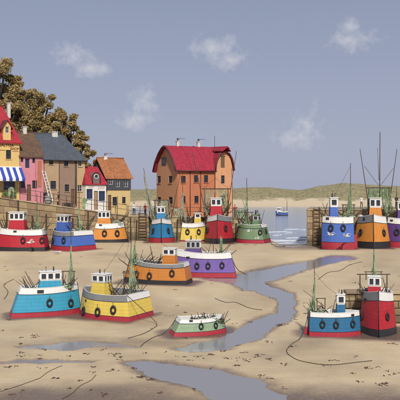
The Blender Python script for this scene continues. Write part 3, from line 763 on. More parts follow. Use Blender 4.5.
    mast(b, (134.6,218), (135.5,266), .42); net(b, ((134,243),(135,243)), ((131,262),(148,266)), 32, 2, seed=12); gallows(b, 124, 135, 271, 282, -1.3, .45); gear(b, 128, 159, 265, 13, (8,15)); heap(b, 130, 150, 266, 3, seed=14)
    stay(b, (134.6,219),(170,249), 1.5); stay(b, (134.6,219),(124,263), .5)
    b = boat('purple boat with white rail and red bottom behind the amber boat', 203, 277.5, 176, 56, 19, 25, C_purple, C_bred, rake=(6,5), band=.2, bulf=.24, sheer=.14,
             tyres=((197,266),(208,266),(222,265.5)), ty=3.0, ports=((188,257.5,3.6,1.8),), cabin=dict(px=193.5, wl=18, ww=13, split=248.5, top=240.5, col_=C_dpurple, upper=M_grey, ns=3, nf=2, stack=True))
    gear(b, 205, 226, 258, 10, (8,15)); mast(b, (213,232), (213.5,258), .4); mast(b, (221,226), (220,258), .4); net(b, ((220.5,236),(221.5,236)), ((216,256),(229,258)), 20, 2, seed=15); heap(b, 204, 228, 258, 2.5, seed=16)
    # -- foreground
    b = boat('turquoise boat with white rail and red bottom at the left front', 49, 317.5, 19, 58, 24, 29.5, C_lteal, C_bred, rake=(10,4), band=.17, bulf=.22, sheer=.08,
             tyres=((49.5,303),(70.5,303)), ty=3.8, ports=((40.5,291.6,6.5,3.2),), cabin=dict(px=50, wl=26, ww=14, split=280, top=271.5, col_=C_lteal, ns=3, nf=2, stack=True, taper=.78))
    gear(b, 26, 38, 290, 7, (9,18)); gear(b, 60, 71, 289, 8, (8,14)); gallows(b, 63, 74, 271, 290, .4, .5); mast(b, (71,226), (71,290), .5, .4); net(b, ((70.5,244),(71.5,244)), ((66,286),(75,290)), 30, 2, dY=.4, seed=17); heap(b, 60, 73, 289, 3, seed=42)
    b = boat('yellow boat with three tyres along a grey rail at the left front', 110.5, 322, 151, 70, 48, 26.5, C_yellow, C_bred, (M_grey, M_grey, W), rake=(5,6), band=.2, bulf=.25, sheer=.12, fl=2.5,  # grey bulwark sides are painted shade, the stern stays white as lit
             tyres=((84,311),(98,312),(113.5,310)), ty=4.0, ports=((86,300.5,2.2,2.2),), cabin=dict(px=102, wl=20, ww=17, split=282, top=274, col_=C_yellow, ns=2, nf=3, stack=True, taper=.76))
    gear(b, 106, 121, 296, 8, (9,17)); gear(b, 128, 142, 296, 6, (8,15)); gallows(b, 124, 138, 272.5, 297, .8, .5); mast(b, (131,228), (131.5,297), .5, .8)
    net(b, ((130.5,247),(131.5,247)), ((126,293),(146,297)), 34, 3, dY=.8, seed=18); heap(b, 128, 146, 297, 3, seed=20); stay(b, (131,230),(103,273), 2, dY=.8)
    b = boat('small open sage green boat with red bottom alone in the front', 201, 336.5, 15, 46, 22, 17, C_pgreen, C_bred, rake=(9,4), band=.26, bulf=.24, sheer=.1,
             tyres=((201,326.5),(215.5,325.5)), ty=3.0, ports=((191,320.8,3.6,2),), name='open_boat', cat='open boat')
    gear(b, 190, 224, 323, 14, (4,9)); heap(b, 192, 226, 322, 3, seed=21); heap(b, 190, 222, 321, 4, seed=41, mt=M_rope); gear(b, 205, 224, 322, 5, (7,10), lean=.8)
    # -- right hand jetties
    b = boat('cornflower blue boat with red bottom moored by the jetty ladder', 337, 249.3, 179, 30, 18, 32.5, C_blue, C_bred, rake=(1.2,1.2), fl=.8, band=.22, bulf=.2, sheer=.03,
             tyres=((331,228),(343,228)), ty=3.2, ports=((327.5,218.6,3.4,2.4),), cabin=dict(px=333.5, wl=8.5, ww=9, split=207, top=198, col_=C_blue, ns=1, nf=1, stack=True, taper=.9, up=.86))
    mast(b, (350.5,163), (350.5,218), .5); net(b, ((350,186),(351,186)), ((342,214),(355,218)), 30, 2, seed=22); gallows(b, 343, 354, 204.5, 218, .2, .5); gear(b, 338, 354, 217, 10, (7,13)); gear(b, 322, 330, 217, 5, (7,12)); heap(b, 338, 354, 218, 3, seed=24); stay(b, (350.5,166),(333.5,197), .6)
    rudder(b, 355.5, 235, 247)
    b = boat('orange boat with black bottom, bow on, with tall green net gallows', 372, 248.6, -100, 34, 28, 32, C_orange, C_bblack, (W, G, W), rake=(3,5), fl=5.0, band=.2, bulf=.22, sheer=.10, blunt=1.1,
             tyres=((361,232.5),(383.5,233)), ty=3.2, ports=((364,219,3,3),), cabin=dict(px=378, wl=13, ww=14, split=207.5, top=198.5, col_=C_orange, ns=2, nf=2, stack=False))
    mast(b, (380,132), (379.5,216), .62, 1.0); mast(b, (360,149), (370,214), .5, 1.0, name='outrigger'); mast(b, (397,149), (388,214), .5, 1.0, name='outrigger'); mast(b, (377.5,148), (379,180), .3, 1.0)
    gallows(b, 369, 389.5, 187.5, 216, 1.0, .65); stay(b, (379,186),(364.5,166), .2, .2, 1.0); stay(b, (380,186),(393.5,168), .2, .2, 1.0)
    net(b, ((368,188),(379,188.5)), ((367,213),(371,217)), 40, 5, dY=1.0, seed=25); net(b, ((380,188.5),(391,188)), ((387,217),(393,212)), 40, 5, dY=1.0, seed=26); net(b, ((369,188),(390,188)), ((372,196),(388,196)), 24, 3, dY=1.05, seed=27); gear(b, 360, 388, 217, 9, (7,13), .4)
    b = boat('dark violet boat with white rail, cut by the right picture edge', 404, 247.5, 176, 33, 18, 29, C_dpurple, C_bred, rake=(2,2), fl=1.2, band=.2, bulf=.2, sheer=.05,
             tyres=((397,232),), ty=3.2, ports=((391.5,220.5,3.2,1.8),), cabin=dict(px=402, wl=12, ww=10, split=210, top=202, col_=C_dpurple, ns=2, nf=1, stack=False))
    gear(b, 388, 396, 219, 5, (7,12)); mast(b, (396.5,186), (396.5,219), .4)
    b = boat('petrol blue boat with white rail and red rudder by the low jetty', 334.5, 337, -3, 50, 21, 24.5, C_dteal, C_bred, rake=(1.6,1.6), fl=.8, band=.21, bulf=.2, sheer=.04,
             tyres=((322.5,324.5),(336,325),(352.5,324)), ty=3.4, ports=((352.5,315,3.4,2),), cabin=dict(px=340.5, wl=9, ww=9, split=304, top=294.5, col_=C_dteal, ns=1, nf=1, stack=True, taper=.88, up=.84))
    mast(b, (314.2,262), (315,314), .5); gallows(b, 317, 325, 298, 314, .2, .45); net(b, ((314,275),(314.6,275)), ((306,312),(316,314)), 28, 2, seed=30); mast(b, (303,290),(324,306), .35, .1, name='spar'); mast(b, (303,305),(311,314), .35, .2, name='spar'); gear(b, 308, 332, 314, 11, (6,12)); heap(b, 310, 326, 314, 2.5, seed=31)
    stay(b, (314.2,271),(340,295), 4); rudder(b, 306.3, 327, 338)
    b = boat('bright red boat with black bottom, bow on against the low jetty', 378, 337.5, -103, 42, 30, 43, C_red, C_bblack, (W, G, W), rake=(3,5), fl=4.2, band=.17, bulf=.2, sheer=.1, blunt=1.1, sink=.02,
             tyres=((361.5,317),(387,317)), ty=3.6, ports=((365.5,300,4.5,3.2),), cabin=dict(px=374, wl=15, ww=15, split=286, top=276.5, col_=C_red, ns=2, nf=2, stack=False))
    mast(b, (374,239), (373.5,280), .5, .6); gallows(b, 360, 387, 274, 296, .7, .55); gallows(b, 366, 381, 271.5, 280, .9, .4); net(b, ((373.5,251),(374.5,251)), ((371,272),(383,296)), 34, 1.5, dY=.6, seed=33)
    gear(b, 358, 370, 297, 6, (8,15), .3); gear(b, 379, 390, 296, 6, (8,15), .3)
    # -- afloat
    b = boat('tiny blue and white boat afloat on the sea before the dunes', 281.5, 215.6, 176, 12.5, 4.5, 4.2, C_blue, C_bblack, rake=(.3,-.6), fl=-.3, band=.2, bulf=.25, sheer=.5,
             cabin=dict(px=279, wl=4, ww=3, split=210.5, top=208.3, col_=M_white, ns=2, nf=1, stack=False, taper=.95, plank=False), name='small_boat', cat='boat', zbase=-.055, sink=.02, dark_stem=False)
    SCOUR_SHADE.pop()
    mast(b, (287,200.5), (287,213), .3); mast(b, (284,207), (284,213), .25)
def rudder(b, px, y0, y1):
    c0 = b.loc(px, y1-.5); c1 = b.loc(px, y0); s = b.s
    sx = -1
    x = -b.L/2-3.2*s
    mb = MB().hexa([(x-2.6*s,-.4*s,.03),(x+2.9*s,-.4*s,.03),(x+2.9*s,.4*s,.03),(x-2.6*s,.4*s,.03),(x-2.2*s,-.4*s,c1.z),(x+2.6*s,-.4*s,c1.z*1.02),(x+2.6*s,.4*s,c1.z*1.02),(x-2.2*s,.4*s,c1.z)])
    r = mb.build('rudder', C_bred, b.root); bevel(r, .5*s, 2)
    stick('rudder_post', (x+1.4*s,0,c1.z*.6), (x+1.4*s,0,b.H*1.12), .4*s, M_rust, b.root, .4*s)
# ------------------------------------------------------------------ houses
class Front:
    """a facade standing on the street: photo pixel -> facade coordinates"""
    def __init__(s, px0, setback, yaw=None, origin=None, zg=None):
        s.yaw = YAW if yaw is None else yaw; s.u = Vector((math.cos(s.yaw), math.sin(s.yaw), 0)); s.n = Vector((-s.u.y, s.u.x, 0))
        if origin is None:
            q = WALL[1][0]+NB*setback; k = (px0-200)/F; t = (k*q.y-q.x)/(U1.x-k*U1.y); origin = q+U1*t
            L = (WALL[2][0]-WALL[1][0]).length; f = t/L
            zg = WALL[1][1]+(WALL[2][1]-WALL[1][1])*f if f > 0 else WALL[1][1]+(WALL[0][1]-WALL[1][1])*min(1, -t/10.7)
        s.O = Vector((origin.x, origin.y, zg)); s.M = Matrix.Translation(s.O) @ Matrix.Rotation(s.yaw, 4, 'Z'); s.Mi = s.M.inverted()
    def lx(s, px, d=0.0):
        k = (px-200)/F; o = s.O+s.n*d; return (k*o.y-o.x)/(s.u.x-k*s.u.y)
    def lz(s, px, py, d=0.0):
        t = s.lx(px, d); Y = s.O.y+t*s.u.y+d*s.n.y; return H0-(py-Y0)*Y/F-s.O.z
    def rect(s, x0, y0, x1, y1):
        xm = (x0+x1)/2; return (s.lx(x0), s.lz(xm, y1), s.lx(x1), s.lz(xm, y0))
    def root(s, name, label, cat='house'):
        e = empty(name, s.O, s.yaw); tag(e, label, cat); return e
def wall_with_holes(mb, x0, x1, z0, z1, holes, y=0.0, depth=.16, mi=0, poly_top=None):
    xs = sorted({x0, x1, *[v for h in holes for v in (h[0], h[2])]}); zs = sorted({z0, z1, *[v for h in holes for v in (h[1], h[3])]})
    xs = [v for v in xs if x0-1e-6 <= v <= x1+1e-6]; zs = [v for v in zs if z0-1e-6 <= v <= z1+1e-6]
    for a, b in zip(xs, xs[1:]):
        for c, d in zip(zs, zs[1:]):
            xm, zm = (a+b)/2, (c+d)/2
            if any(h[0] < xm < h[2] and h[1] < zm < h[3] for h in holes): continue
            mb.add([(a,y,c),(b,y,c),(b,y,d),(a,y,d)], [(0,1,2,3)], mi)
    for (a,c,b,d) in holes:
        mb.add([(a,y,c),(b,y,c),(b,y,d),(a,y,d),(a,y+depth,c),(b,y+depth,c),(b,y+depth,d),(a,y+depth,d)], [(0,1,5,4),(1,2,6,5),(2,3,7,6),(3,0,4,7)], mi)
def glaze(root, h, frame, sill=None, nx=2, nz=2, y=.10, sillc=None):
    a, c, b, d = h; e = max(.045, .07*(b-a))
    pn = MB().box((a-.01,y+.03,c-.01),(b+.01,y+.05,d+.01)).build('window', M_glass, root)
    fr = MB()
    fr.box((a,y-.04,c),(b,y+.03,c+e)); fr.box((a,y-.04,d-e),(b,y+.03,d)); fr.box((a,y-.04,c+e),(a+e,y+.03,d-e)); fr.box((b-e,y-.04,c+e),(b,y+.03,d-e))
    for i in range(1, nx): x = a+(b-a)*i/nx; fr.box((x-e*.3,y-.03,c+e),(x+e*.3,y+.028,d-e))
    for i in range(1, nz): z = c+(d-c)*i/nz; fr.box((a+e,y-.024,z-e*.3),(b-e,y+.026,z+e*.3))
    fr.build('window_frame', frame, pn)
    if sill: MB().box((a-.1,-.09,c-.09),(b+.1,.08,c-.003)).build('window_sill', sill, pn)
    return pn
def solid_roof(name, verts, faces, mt, root, th=.16, mi=None, mats=None):
    """thick roof sheet from upper polygons"""
    mb = MB(); n = len(verts); V = [Vector(v) for v in verts]+[Vector(v)-Vector((0,0,th)) for v in verts]
    edges = {}
    for f in faces:
        for a, b in zip(f, f[1:]+f[:1]): edges[(a,b)] = 1
    fs = [tuple(f) for f in faces]+[tuple(i+n for i in reversed(f)) for f in faces]
    for (a,b) in edges:
        if (b,a) not in edges: fs.append((a+n, b+n, b, a))
    mb.add(V, fs); return mb.build(name, mats or mt, root)
def chimney(root, p, w_, h_, mt, pots=1, pot=None, aerial=False):
    x, y, z = p
    c = MB().box((x-w_/2,y-w_/2,z-1.2),(x+w_/2,y+w_/2,z+h_)); c.box((x-w_/2-.06,y-w_/2-.06,z+h_+.002),(x+w_/2+.06,y+w_/2+.06,z+h_+.12)); c = c.build('chimney', mt, root)
    for i in range(pots):
        px = x+(i-(pots-1)/2)*w_*.5
        MB().tube([(px,y,z+h_+.1),(px,y,z+h_+.5)], [.13,.1], 8).build('chimney_pot', pot or M_rust, c, True)
    if aerial:
        a = MB().tube([(x+w_/2+.05,y,z+h_*.4),(x+w_/2+.05,y,z+h_+.55)], .025, 5)
        a.tube([(x+w_/2-.3,y,z+h_+.5),(x+w_/2+1.0,y,z+h_+.46)], .022, 5)
        for k in range(5): a.tube([(x+w_/2-.2+k*.27,y-.22,z+h_+.48),(x+w_/2-.2+k*.27,y+.22,z+h_+.48)], .016, 4)
        a.build('television_aerial', M_black, c)
def lettering(root, text, x, z, size, mt, y=-.02, tilt=0.0):
    cu = bpy.data.curves.new('lettering', 'FONT'); cu.body = text; cu.size = size; cu.align_x = 'CENTER'; cu.extrude = .012; cu.offset = .012
    t = bpy.data.objects.new('tmp', cu); col.objects.link(t); dg = bpy.context.evaluated_depsgraph_get(); dg.update()
    me = bpy.data.meshes.new_from_object(t.evaluated_get(dg)); bpy.data.objects.remove(t)
    me.materials.clear(); me.materials.append(mt)
    o = put('lettering', me, root, (x, y, z), (R(90), tilt, 0)); return o
def body_walls(root, x0, x1, dep, z0, z1, holes, mt, gable=None, name='wall', side_holes=()):
    mb = MB(); wall_with_holes(mb, x0, x1, z0, z1, holes)
    mb.add([(x1,0,z0),(x1,dep,z0),(x1,dep,z1),(x1,0,z1),(x0,0,z0),(x0,dep,z0),(x0,dep,z1),(x0,0,z1)], [(0,1,2,3),(5,4,7,6),(1,5,6,2)])
    if gable:
        for x in (x0, x1): mb.add([(x,0,z1),(x,dep,z1),(x,dep/2,gable)], [(0,1,2) if x == x1 else (1,0,2)])
    return mb.build(name, mt, root)
def door(root, h, mt, frame, y=.09, panels=True):
    a, c, b, d = h
    o = MB().box((a-.01,y,c-.01),(b+.01,y+.05,d+.01)).build('door', mt, root)
    f = MB(); e = .08
    f.box((a,y-.05,c),(a+e,y-.002,d)); f.box((b-e,y-.05,c),(b,y-.002,d)); f.box((a+e,y-.05,d-e),(b-e,y-.002,d)); f.build('door_frame', frame, o)
    if panels:
        pm = MB(); w_ = (b-a-2*e)
        for i in range(2):
            for j in range(2):
                x = a+e+w_*(.08+.46*i); z = c+(d-c)*(.08+.44*j); pm.box((x,y-.02,z),(x+w_*.38,y-.001,z+(d-c)*.34))
        pm.build('door_panels', mt, o)
    MB().torus(.035, .015, 8, 5).build('door_handle', M_rust, o, loc=(b-e-.09, y-.05, (c+d)/2))
def gable_roof(root, x0, x1, dep, ze, zr, mt, ov=.3, th=.15, hipR=0.0, hipL=0.0):
    sl = (zr-ze)/(dep/2); o = ov
    v = [(x0-(o if not hipL else o),-o,ze-sl*o),(x1+o,-o,ze-sl*o),(x1+o-hipR,dep/2,zr),(x0-o+hipL,dep/2,zr),(x0-o,dep+o,ze-sl*o),(x1+o,dep+o,ze-sl*o)]
    f = [[0,1,2,3],[3,2,5,4]]
    if hipR: f.append([1,5,2])
    if hipL: f.append([4,0,3])
    r = solid_roof('roof', [(a,b,c+.1) for a,b,c in v], f, mt, root, th)
    MB().tube([(x0-o+hipL,dep/2,zr+.12),(x1+o-hipR,dep/2,zr+.12)], .09, 6).build('ridge_tiles', mt, r, True)
    return r
def make_houses():
    Wf = paint('window_white', (.62,.60,.55), .5, .2); Df = paint('window_dark', (.03,.03,.035), .5, .2); trim = paint('timber_trim', (.10,.06,.04), .6, .3)
    # 1 yellow shop
    f = Front(-14, 3.6); r = f.root('shop_house', 'yellow shop with red hipped roof and striped awning', 'shop')
    ym = paint('ochre_render', (.68,.47,.17), .8, .35); x1 = f.lx(19.5); ze = f.lz(8, 140); dep = 6.5
    hs = [f.rect(6, 150, 11, 159), f.rect(3.5, 181.5, 15, 190)]; hs.append((f.lx(-9), 0.02, f.lx(-4), 2.15))
    body_walls(r, 0, x1, dep, -1.2, ze, hs, ym)
    glaze(r, hs[0], Df, ym, 2, 2); glaze(r, hs[1], paint('blue_trim', (.05,.08,.30), .5, .2), ym, 4, 1); door(r, hs[2], M_timber, Wf)
    zr = f.lz(3, 107, dep/2); rf = tiles('red_tiles', (.43,.022,.04))
    gable_roof(r, 0, x1, dep, ze, zr, rf, .28, .16, hipR=1.5)
    # dormer
    dx0, dx1 = f.lx(3), f.lx(10.5); dz0 = ze-.02; dz1 = f.lz(7, 126); pk = f.lz(7, 120)
    d = MB(); dh = [(f.lx(5.2), f.lz(7,133), f.lx(8.6), f.lz(7,126.6))]
    wall_with_holes(d, dx0, dx1, dz0, dz1, dh, y=-.12); xm = (dx0+dx1)/2
    d.add([(dx0,-.12,dz1),(dx1,-.12,dz1),(xm,-.12,pk)], [(0,1,2)]); d.add([(dx0,-.12,dz0),(dx0,2.4,dz0),(dx0,2.4,dz1),(dx0,-.12,dz1),(dx1,-.12,dz0),(dx1,2.4,dz0),(dx1,2.4,dz1),(dx1,-.12,dz1)], [(1,0,3,2),(4,5,6,7)])
    d = d.build('dormer', ym, r)
    w_ = glaze(d, dh[0], Wf, None, 2, 2, y=-.02)
    sl = (pk-dz1)/(xm-dx0)
    solid_roof('dormer_roof', [(dx0-.25,-.35,dz1-.25*sl+.06),(xm,-.35,pk+.06),(dx1+.25,-.35,dz1-.25*sl+.06),(dx0-.25,2.6,dz1-.25*sl+.06),(xm,2.9,pk+.06),(dx1+.25,2.6,dz1-.25*sl+.06)], [[0,1,4,3],[1,2,5,4]], tiles('dark_red_tiles', (.17,.03,.04)), d, .12)
    chimney(r, (f.lx(8.6, dep/2), dep/2, zr-.25), .42, .75, paint('chimney_white', (.6,.57,.52), .7, .35), 1)
    sg = paint('sign_brown', (.20,.075,.03), .6, .2)
    lettering(r, 'SALTOA', f.lx(6.5), f.lz(6.5, 146.6), .52, sg); lettering(r, 'SHOP', f.lx(14.6), f.lz(14.6, 149.9), .46, sg)
    MB().box((f.lx(-13),-.03,f.lz(8,150.6)),(f.lx(5),-.004,f.lz(8,150.1))).build('sign_line', sg, r); MB().box((f.lx(12.4),-.03,f.lz(14,151.4)),(f.lx(18.5),-.004,f.lz(14,151))).build('sign_line', sg, r)
    # awning: one canvas strip per stripe
    aw = MB().box((f.lx(-14)+.05,-.10,f.lz(6,167.4)),(x1+.2,-.003,f.lz(6,166.4))).build('awning', M_white, r)
    ax0, ax1 = f.lx(-14), x1+.25; ns = 11; zt = f.lz(6,167); zb = f.lz(9,178.5); out = -1.5
    cb, cw = paint('canvas_blue', (.03,.06,.36), .85, .15), paint('canvas_white', (.76,.76,.74), .85, .15)
    for i in range(ns):
        a = ax0+(ax1-ax0)*i/ns; b = ax0+(ax1-ax0)*(i+1)/ns
        m_ = MB().hexa([(a,-.05,zt-.02),(b,-.05,zt-.02),(b,-.05,zt),(a,-.05,zt),(a,out,zb-.02),(b,out,zb-.02),(b,out,zb),(a,out,zb)])
        m_.hexa([(a,out-.012,zb-.34),(b,out-.012,zb-.34),(b,out+.012,zb-.34),(a,out+.012,zb-.34),(a,out-.012,zb),(b,out-.012,zb),(b,out+.012,zb),(a,out+.012,zb)])
        m_.build('awning_stripe', cb if i % 2 == 0 else cw, aw)
    for x in (ax0+.1, ax1-.1): stick('awning_arm', (x,-.02,zb-.5), (x,out+.05,zb-.05), .03, M_black, aw, .03)
    # 2 pink house
    f = Front(20, 3.7); r = f.root('terraced_house', 'pink house with steep brown roof between yellow and grey roofed houses')
    pm = paint('pink_render', (.60,.235,.27), .8, .4); pm2 = paint('terracotta_render', (.42,.16,.09), .8, .4); x1 = f.lx(44.4); ze = f.lz(32, 155.5); dep = 6.0
    hs = [f.rect(25.2,158.5,29.4,168), f.rect(20.8,156.5,23.2,162), f.rect(32.4,158,35,163), f.rect(20.6,181,25,188), f.rect(32.3,180.5,37,188.5)]; dh = (f.lx(27), .02, f.lx(31), 2.2)
    body_walls(r, .01, x1-.01, dep, -1.2, ze, hs+[dh], pm, gable=f.lz(28,133,dep/2)-.25)
    bt = paint('blue_trim', (.05,.08,.30))
    for i, h in enumerate(hs): glaze(r, h, bt if i in (0,3) else Df, None, 2, 2)
    door(r, dh, M_timber, trim)
    h = f.rect(37.5,160.5,41.5,187); MB().box((h[0],-.05,h[1]),(h[2],-.004,h[3])).build('terracotta_panel', pm2, r)
    for q in (35.5, 43.6): MB().tube([(f.lx(q),-.06,.1),(f.lx(q),-.06,ze-.1)], .05, 6).build('drainpipe', paint('pink_pipe', (.45,.17,.2)), r)
    gable_roof(r, 0.0, x1-.25, dep, ze, f.lz(28,133,dep/2), tiles('brown_tiles', (.15,.085,.05), .3, .2, .5), .22, .15)
    chimney(r, (f.lx(24.4,dep/2), dep/2, f.lz(24,133,dep/2)), .5, .75, paint('chimney_white', (1,1,1)), 1)
    # 3 slate roofed house
    f = Front(44.6, 3.5); r = f.root('terraced_house', 'large tan and brown house with grey slate roof and white chimney')
    t1 = paint('tan_render', (.42,.285,.165), .8, .35); t2 = paint('mushroom_render', (.28,.185,.13), .8, .35); t3 = paint('sand_render', (.48,.34,.17), .8, .35)
    x1 = f.lx(85); ze = f.lz(64, 158.5); dep = 6.2; xa, xb = f.lx(59.2), f.lx(76.5)
    hs = [f.rect(49,157.5,53.2,164.5), f.rect(64,160,68.2,166.5), f.rect(78.2,160.5,81.8,166.5), f.rect(50.5,181,56,189), f.rect(64.8,184.5,69,191.5), f.rect(77.5,185,82,191.5)]
    dh = (f.lx(71), .02, f.lx(74.5), 2.1)
    body_walls(r, .02, xa, dep, -1.2, ze, [h for h in hs if h[2] < xa], t1); 
    w2 = MB(); wall_with_holes(w2, xa, xb, -1.2, ze, [h for h in hs if xa < h[0] < xb]+[dh], y=0); w2.build('wall', t2, r)
    w3 = MB(); wall_with_holes(w3, xb, x1, -1.2, ze, [h for h in hs if h[0] > xb], y=0); w3.add([(x1,0,-1.2),(x1,dep,-1.2),(x1,dep,ze),(x1,0,ze),(xa,dep,-1.2),(xa,dep,ze)], [(0,1,2,3),(1,4,5,2)]); w3.build('wall', t3, r)
    for h in hs: glaze(r, h, Df if h[0] < xb else Wf, t1, 2, 2)
    door(r, dh, M_timber, trim)
    MB().box((xa-.05,-.06,-.3),(xa+.05,-.003,ze-.1)).build('corner_trim', trim, r); MB().box((xb-.05,-.06,-.3),(xb+.05,-.003,ze-.1)).build('corner_trim', trim, r)
    MB().tube([(f.lx(75.3),-.1,0),(f.lx(75.3),-.1,ze-.1)], .06, 7).build('drainpipe', M_black, r, True)
    zr = f.lz(50, 134.5, dep/2); sl = tiles('slate_tiles', (.085,.10,.125), .3, .2, .3)
    rr_ = gable_roof(r, 0, x1, dep, ze, zr, sl, .25, .16, hipR=2.3)
    MB().tube([(-.3,-.33,ze-.3),(x1+.3,-.33,ze-.3)], .07, 6).build('gutter', M_black, rr_)
    chimney(r, (f.lx(54,dep/2), dep/2, f.lz(54,136.5,dep/2)), .8, .55, paint('chimney_white', (1,1,1)), 0)
    # 4 white shop
    f = Front(85.6, 2.6); r = f.root('small_shop', 'small white shop front with red curved dormer roof', 'shop')
    wm = paint('white_render', (.72,.69,.64), .75, .35); x1 = f.lx(106.2); ze = f.lz(95, 183.5); dep = 4.0
    hs = [f.rect(86.6,189,92.6,199), f.rect(98.8,191,105,201)]; dh = (f.lx(94), .02, f.lx(97.8), f.lz(96,191))
    body_walls(r, 0, x1, dep, -1.4, ze, hs+[dh], wm)
    for h in hs: glaze(r, h, bt, wm, 2, 2)
    door(r, dh, paint('tan_door', (.38,.24,.12)), trim)
    zt = f.lz(90, 166.5, 1.2)
    solid_roof('roof', [(-.12,-.2,ze-.05),(x1+.12,-.2,ze-.05),(x1-.55,1.6,zt),(.5,1.6,zt),(x1+.12,dep,ze-.05),(-.12,dep,ze-.05)], [[0,1,2,3],[1,4,2],[5,0,3],[3,2,4,5]], rf, r, .14)
    # round headed dormer with a porthole window
    cx = f.lx(95.8); cz = f.lz(95.8, 176.5); rad = (f.lx(99.8)-f.lx(92.2))/2
    dm = MB(); n = 14; arc = [(cx+rad*math.cos(math.pi*i/n), cz+rad*math.sin(math.pi*i/n)) for i in range(n+1)]
    ring = [(x,-.15,z) for x, z in [(cx+rad, ze)]+arc+[(cx-rad, ze)]]; k = len(ring)
    dm.add(ring+[(x,1.4,z) for x,_,z in ring], [tuple(range(k-1,-1,-1))]+[(i,i+1,k+i+1,k+i) for i in range(k-1)])
    dm = dm.build('dormer', paint('dormer_grey', (.16,.13,.12)), r)
    MB().tube([(x,-.18,z) for x, z in [(cx+rad, ze)]+arc+[(cx-rad, ze)]], .09, 6).build('dormer_trim', tiles('dark_red_tiles', (1,1,1)), dm, True)
    p = put('window', MB().add([(.30*math.cos(i*.524),.30*math.sin(i*.524),.0) for i in range(12)], [tuple(range(12))]).mesh('window', M_glass), dm, (cx,-.17,cz), (R(90),0,0)); MB().torus(.3,.06,16,6).build('window_frame', Wf, p, True)
    fs = paint('faded_sign', (.50,.30,.28), .7, .3)
    for row, (a, b) in enumerate(((88.5, 93.5), (97.5, 104.5))):
        for q in range(2):
            pts = [(f.lx(a+(b-a)*i/30), -.01, f.lz(a+(b-a)*i/30, 186.2+row*.9+q*1.5+.35*math.sin(i*1.9+q)*math.cos(i*.7))) for i in range(31)]
            MB().tube(pts, .03, 4).build('painted_scrawl', fs, r)
    # 5 slate hung house with orange roof
    f = Front(107, 3.4); r = f.root('gabled_house', 'house with dark slate upper walls and orange tiled roof')
    cm = paint('cream_render', (.60,.44,.20), .8, .35); sm = tiles('slate_hung', (.075,.085,.105), .22, .16, .3); x1 = f.lx(130.2); dep = 5.4
    zm = f.lz(118, 189.5); ze = f.lz(118, 177)
    hs = [f.rect(112.6,197,117,205.5), f.rect(122.2,197,125.6,203.5)]; dh = (f.lx(108), .02, f.lx(111.3), f.lz(110,195))
    body_walls(r, 0, x1, dep, -1.4, zm, hs+[dh], cm)
    for h in hs: glaze(r, h, Df, cm, 2, 2)
    door(r, dh, M_timber, trim)
    h2 = [f.rect(108.5,178,112.5,184.5), f.rect(123.5,181,127.6,187), f.rect(115.5,181,119.5,187)]
    up = MB(); 
    wall_with_holes(up, -.06, x1+.06, zm-.05, ze, h2, y=-.12)
    zr = f.lz(98, 158.5, dep/2)
    up.add([(-.06,-.12,zm-.05),(-.06,dep,zm-.05),(-.06,dep,ze),(-.06,-.12,ze),(x1+.06,-.12,zm-.05),(x1+.06,dep,zm-.05),(x1+.06,dep,ze),(x1+.06,-.12,ze),(-.06,dep/2,zr-.15),(x1+.06,dep/2,zr-.15)], [(1,0,3,2),(4,5,6,7),(1,2,6,5),(2,3,8),(7,6,9),(0,1,5,4)])
    up = up.build('upper_wall', sm, r)
    for h in h2: glaze(up, h, Wf, None, 2, 2, y=-.02)
    ro = gable_roof(r, -.1, x1+.1, dep, ze, zr, tiles('orange_tiles', (.44,.165,.06), .3, .2, .4), .25, .15)
    for q in (114.5,): MB().tube([(f.lx(q),-.28,ze-.12),(f.lx(q-9,dep/2),dep/2,zr+.12)], .07, 6).build('roof_rib', tiles('orange_tiles', (1,1,1)), ro)
    chimney(r, (f.lx(105,dep/2), dep/2, f.lz(104,160.5,dep/2)), .5, .55, M_white, 1, pot=paint('purple_pot', (.13,.05,.13)), aerial=True)
    # ---- warehouse with barrel gambrel roof
    yw = R(27); C0 = pxy(177.5, 101.5)
    f = Front(0, 0, yaw=yw, origin=C0, zg=3.09); r = f.root('warehouse', 'tall orange brick warehouse with crimson barn roof', 'warehouse')
    om = stone('orange_brickwork', (.52,.185,.085), var=.25, scale=.9, per_object=False, bump=.25); om2 = paint('peach_render', (.62,.30,.15), .8, .35)
    Lm = f.lx(214.6); Wd = 7.6; ze = f.lz(196, 170.5); zr = f.lz(176, 146.5, Wd/2)
    hs = [f.rect(181,176,185.6,183), f.rect(194,175.2,198,182.5), f.rect(204,175.2,208,182.5), f.rect(181.5,196,185.5,203), f.rect(194.5,196,198.5,203)]
    prof = [(0,0),( -.02,0.0)]
    gp = [(1.06,-.02),(.86,.36),(.52,.72),(.22,.93),(0,1.0)]     # half breadth, height: the barn curve
    curve = [(Wd/2-Wd/2*a, ze+(zr-ze)*b) for a, b in gp]+[(Wd/2+Wd/2*a, ze+(zr-ze)*b) for a, b in reversed(gp[:-1])]
    mb = MB(); wall_with_holes(mb, 0, Lm, -.6, ze, hs)
    # gable end (x=0 plane) with holes, built as a facade of its own
    mb.add([(Lm,0,-.6),(Lm,Wd,-.6),(Lm,Wd,ze),(Lm,0,ze),(0,Wd,-.6),(0,Wd,ze)], [(0,1,2,3),(1,4,5,2)])
    wl = mb.build('wall', om, r)
    for h in hs: glaze(r, h, Df, om, 2, 2)
    # gable wall as child turned to face left
    ge = Front(0, 0, yaw=yw-math.pi/2, origin=f.O+f.n*Wd, zg=3.09)     # local x runs from the far corner to the near corner
    gp0 = empty('gable_end', f.Mi @ ge.O); gp0.rotation_euler = (0,0,-math.pi/2); gp0.parent = r
    gh = [ge.rect(162.2,158.2,166,164.5), ge.rect(157.4,176,160.6,183), ge.rect(168.6,176,172.2,183), ge.rect(157.6,197,160.8,204), ge.rect(168.6,197,172.4,204)]
    gm = MB(); wall_with_holes(gm, 0, Wd, -.6, ze, [h for h in gh if h[3] < ze])
